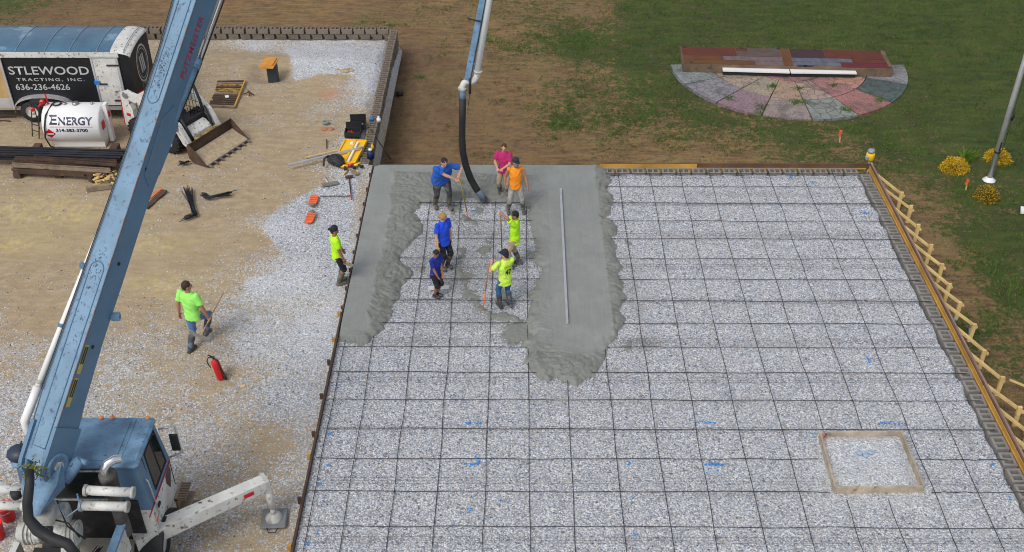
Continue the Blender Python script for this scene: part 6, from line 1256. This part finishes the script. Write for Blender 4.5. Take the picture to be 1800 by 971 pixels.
gd = [M('green_gold_leaf', (.22, .15, .015), .7, var=.4, vsc=20), M('dark_green_leaf', (.05, .065, .015), .7, var=.4, vsc=20), gy[0]]
shrub('bright golden shrub left of the flagpole', 1678, 300, 50, .42, None, gy); shrub('golden shrub behind the flagpole', 1752, 284, 45, .42, None, gy); shrub('olive and gold shrub in front of the flagpole base', 1734, 350, 42, .44, None, gd)
b = WG(1696, 283); m = MB()
for k in range(60): a = random.random()*6.28; r = random.uniform(.05, .28); h = random.uniform(.25, .5); p = b+V((random.gauss(0, .08), random.gauss(0, .06), 0)); d = V((math.cos(a), math.sin(a), 0)); s_ = V((-d[1], d[0], 0))*.018; m.add([p-s_, p+s_, p+d*r*.5+V((0, 0, h*.7))+s_*.8, p+d*r+V((0, 0, h)), p+d*r*.5+V((0, 0, h*.7))-s_*.8], [(0, 1, 2, 3, 4)])
o = m.build('iris_clump', M('fresh_green_blade', (.14, .26, .03), .6, var=.3, vsc=6), loc=b); tag(o, 'clump of upright green sword leaves behind the left golden shrub', 'plant')
# flagpole
b = WG(1738, 318); R = thing('flagpole', 'tall silver flagpole rising from a white collar among the golden shrubs', 'flagpole', b)
m = MB(); m.tube([b, b+V((0, 0, 3)), b+V((0, 0, 9.5))], [.085, .08, .05], 18); m.build('pole', m_alu, R, b); m = MB(); m.lathe(b, [(.21, 0), (.2, .04), (.13, .07), (.1, .13), (.087, .14)], n=20); m.build('base_collar', m_whtc, R, b)
m = MB(); m.tube([b+V((-.02, -.1, .95)), b+V((.1, -.1, 1.2)), b+V((.09, -.09, 2.4)), b+V((.07, -.07, 9))], .008, 6); m.bar(b+V((0, -.1, 1.1)), b+V((0, -.1, 1.4)), .03, .03); m.lathe(b+V((0, 0, 1.0)), [(.09, 0), (.095, .03), (.09, .06)], n=16); m.tube([b+V((.1, -.08, 2.15)), b+V((.12, -.1, 2.3)), b+V((.1, -.1, 2.45))], .035, 8); m.build('halyard', m_blk, R, b); m = MB(); m.ell(b+V((0, 0, 9.55)), .09); m.build('finial', M('gold_ball', (.7, .45, .1), .3, .8), R, b)

# ================================================================== grass, weeds and litter (uncountable)
def blades(name, pts, h, w, mat_, per=4, spread=.035):
    n = len(pts)*per; P = np.repeat(pts, per, 0)+np.c_[RNG.normal(0, spread, (n, 2)), np.zeros(n)]; a = RNG.uniform(0, 6.283, n); H = np.repeat(h, per)*RNG.uniform(.5, 1.2, n); wd_ = w*RNG.uniform(.7, 1.4, n)
    t = RNG.uniform(-1, 1, (n, 2))*H[:, None]*.7; s_ = np.c_[np.cos(a), np.sin(a), np.zeros(n)]*wd_[:, None]
    v = np.stack([P-s_, P+s_, P+np.c_[t, H]], 1).reshape(-1, 3).astype(np.float32)
    me = bpy.data.meshes.new(name); me.vertices.add(3*n); me.vertices.foreach_set('co', v.ravel()); me.loops.add(3*n); me.loops.foreach_set('vertex_index', np.arange(3*n, dtype=np.int32)); me.polygons.add(n); me.polygons.foreach_set('loop_start', np.arange(0, 3*n, 3, dtype=np.int32)); me.polygons.foreach_set('loop_total', np.full(n, 3, np.int32)); me.update(calc_edges=True)
    at = me.attributes.new('tone', 'FLOAT', 'POINT'); at.data.foreach_set('value', np.repeat(RNG.random(n), 3).astype(np.float32)); me.materials.append(mat_)
    o = bpy.data.objects.new(name, me); COL.objects.link(o); return o
def blade_mat(name, stops):
    k = NT(name); t = k.n('Attribute', attribute_name='tone').outputs['Fac']; co = k.pos(); big = k.noise(co, .8, 4, .6); f = k.ma('ADD', k.ma('MULTIPLY', t, .55), k.mr(big, .3, .7, 0, .45)); return k.fin(k.ramp(f, stops), .8)
gm = blade_mat('grass_blades', [(0, (.012, .028, .005)), (.3, (.035, .075, .010)), (.55, (.075, .135, .016)), (.8, (.15, .21, .028)), (1, (.26, .2, .06))])
n = 130000; gx, gy_ = RNG.uniform(-7.2, 20, n), RNG.uniform(-14, 18.5, n)
ok = ~((gx < 7.75) & (gy_ < 1.25)); gx, gy_ = gx[ok], gy_[ok]
XX, YY, GG = GREEN; ix = np.clip(np.searchsorted(XX[0], gx), 0, XX.shape[1]-1); iy = np.clip(np.searchsorted(YY[:, 0], gy_), 0, XX.shape[0]-1); gv = GG[iy, ix]
den = np.clip(gv*.95+(fbm(gx*1.9, gy_*1.9, 41, 4, .65)-.5)*2.4-.12, 0, 1)
rp = np.hypot(gx-cxp, gy_-cyp); inp = (rp < rad-.05+.06*np.sin(gx*9)) & (gy_ < cyp); plt = (gx > q4[0][0]-.1) & (gx < q4[1][0]+.15) & (gy_ > q4[2][1]) & (gy_ < q4[0][1])
ok = (RNG.random(len(gx)) < den) & ~inp & ~plt; gx, gy_ = gx[ok], gy_[ok]
pz = gz(gx, gy_)+(fbm(gx*.9, gy_*.9, 3, 3)-.5)*.14+(fbm(gx*4, gy_*4, 9, 3)-.5)*.07-.01
o = blades('grass', np.c_[gx, gy_, pz], RNG.uniform(.035, .10, len(gx)), .009, gm, 4); tag(o, 'dark green lawn grass around the patio and flagpole', 'grass', kind='stuff')
# weeds: distinct brighter tufts
T_ = [(1000, 72, 1.3, .5), (1025, 90, .9, .4), (960, 65, .7, .3), (860, 70, .5, .6), (905, 85, .4, .3), (1005, 148, .35, .25), (1045, 165, .3, .2), (990, 195, .5, .5), (975, 215, .5, .3), (1010, 225, .5, .3), (1045, 210, .5, .3), (1080, 235, .3, .2), (945, 190, .3, .3), (960, 240, .3, .2), (865, 150, .18, .12), (768, 103, .2, .1), (740, 137, .15, .1), (920, 155, .2, .15), (1186, 245, .35, .2), (1240, 248, .25, .15), (1205, 258, .25, .12), (1447, 257, .35, .1), (1120, 205, .4, .3), (640, 40, .5, .15), (700, 45, .5, .15), (880, 180, .12, .1), (1290, 265, .3, .15), (1720, 450, .5, .5), (1690, 470, .4, .4), (1780, 500, .6, .5), (1740, 560, .4, .4), (1620, 270, .4, .3), (1150, 195, .5, .3), (975, 250, .3, .2), (1500, 230, .5, .3), (1560, 250, .5, .4), (1660, 400, .3, .2), (1700, 330, .4, .3), (1400, 246, .5, .2), (1330, 235, .5, .2), (665, 40, .3, .1)]
wp = []
for px, py, rx_, ry_ in T_:
    q_ = WG(px, py); k = int(500*rx_*ry_)+18; a = RNG.normal(0, .75, (k, 2))*[rx_, ry_]; a = a[(fbm(a[:, 0]*3.5+px, a[:, 1]*3.5+py, 3, 3) > .46)]; wp.append(np.c_[q_[0]+a[:, 0], q_[1]+a[:, 1]])
for px, py in ((1281, 172), (1338, 188), (1333, 199), (1402, 155), (1409, 180), (1465, 150), (1545, 176), (1357, 152), (1394, 180), (1490, 193)): q_ = W(px, py, zP); a = RNG.normal(0, .09, (26, 2)); wp.append(np.c_[q_[0]+a[:, 0], q_[1]+a[:, 1]])
wp = np.concatenate(wp); pz = gz(wp[:, 0], wp[:, 1])+(fbm(wp[:, 0]*.9, wp[:, 1]*.9, 3, 3)-.5)*.14; inp = (np.hypot(wp[:, 0]-cxp, wp[:, 1]-cyp) < rad) & (wp[:, 1] < cyp); pz = np.where(inp, zP, pz)
wm = blade_mat('weed_leaves', [(0, (.035, .075, .012)), (.5, (.07, .15, .02)), (1, (.13, .22, .035))])
o = blades('weeds', np.c_[wp, pz], RNG.uniform(.03, .09, len(wp)), .013, wm, 5, .05); tag(o, 'scattered bright green weeds in the dirt and patio joints', 'weeds', kind='stuff')
# loose chips on the dirt and stones
def pebbles(name, xy, z, s0, s1, mats_, label, cat):
    n = len(xy); oc = np.array([[1, 0, 0], [-1, 0, 0], [0, 1, 0], [0, -1, 0], [0, 0, 1], [0, 0, -1]], float); F8 = np.array([[0, 2, 4], [2, 1, 4], [1, 3, 4], [3, 0, 4], [2, 0, 5], [1, 2, 5], [3, 1, 5], [0, 3, 5]])
    S = RNG.uniform(s0, s1, (n, 1, 1))*RNG.uniform(.55, 1.2, (n, 6, 1)); a = RNG.uniform(0, 6.28, n); c_, s_ = np.cos(a), np.sin(a); O = oc[None]*S*np.array([1, .8, .6]); O = np.stack([O[..., 0]*c_[:, None]-O[..., 1]*s_[:, None], O[..., 0]*s_[:, None]+O[..., 1]*c_[:, None], O[..., 2]], -1)
    v = (O+np.c_[xy, z][:, None]).reshape(-1, 3).astype(np.float32); f = (F8[None]+np.arange(n)[:, None, None]*6).reshape(-1, 3).astype(np.int32)
    me = bpy.data.meshes.new(name); me.vertices.add(len(v)); me.vertices.foreach_set('co', v.ravel()); me.loops.add(f.size); me.loops.foreach_set('vertex_index', f.ravel()); me.polygons.add(len(f)); me.polygons.foreach_set('loop_start', np.arange(0, f.size, 3, dtype=np.int32)); me.polygons.foreach_set('loop_total', np.full(len(f), 3, np.int32)); me.polygons.foreach_set('material_index', np.repeat(RNG.integers(0, len(mats_), n), 8).astype(np.int32)); me.update(calc_edges=True)
    for mm in mats_: me.materials.append(mm)
    o = bpy.data.objects.new(name, me); COL.objects.link(o); tag(o, label, cat, kind='stuff')
sm_ = [M('white_stone', (.74, .74, .76), .8, var=.1), M('grey_stone', (.36, .38, .42), .8, var=.2), M('blue_grey_stone', (.2, .23, .28), .8, var=.2), M('pale_stone', (.58, .57, .55), .8, var=.1), M('tan_stone', (.42, .34, .24), .8, var=.2), M('dark_stone', (.07, .075, .09), .8, var=.2)]
n = 30000; x_, y_ = RNG.uniform(-7.2, 7.1, n), RNG.uniform(-14.2, .7, n)
pebbles('loose_stones', np.c_[x_, y_], np.full(n, -.028)+RNG.uniform(-.01, .012, n), .010, .022, sm_, 'crushed white and grey stones scattered over the slab bed', 'gravel')
n = 26000; x_, y_ = RNG.uniform(-22, -7.9, n), RNG.uniform(-14, 11, n); gvv = idw(gp, x_, y_, 3., WY)+(fbm(x_*2, y_*2, 4, 3)-.5)*.6; ok = RNG.random(n) < np.clip(gvv, .04, 1); x_, y_ = x_[ok], y_[ok]
pebbles('yard_stones', np.c_[x_, y_], yard_z(x_, y_)+(fbm(x_*1.1, y_*1.1, 5, 4)-.5)*.09+(fbm(x_*5, y_*5, 8, 3)-.5)*.035+.004, .012, .03, sm_, 'crushed stones scattered over the sandy yard', 'gravel')
n = 5000; x_, y_ = RNG.uniform(-22, 12, n), RNG.uniform(-12, 18, n); ok = ~((x_ < 7.75) & (y_ < 1.25)) & ~((x_ < -7.3) & (y_ < 11.7)) & ~((np.hypot(x_-cxp, y_-cyp) < rad) & (y_ < cyp)); x_, y_ = x_[ok], y_[ok]
pebbles('dirt_clods', np.c_[x_, y_], gz(x_, y_)+(fbm(x_*.9, y_*.9, 3, 3)-.5)*.14+.0, .012, .045, [M('clod_brown', (.17, .10, .06), .95), M('clod_light', (.30, .21, .13), .95), M('leaf_litter', (.28, .15, .05), .9), M('clod_dark', (.08, .05, .03), .95)], 'small earth clods and leaf litter on the bare dirt', 'clods')
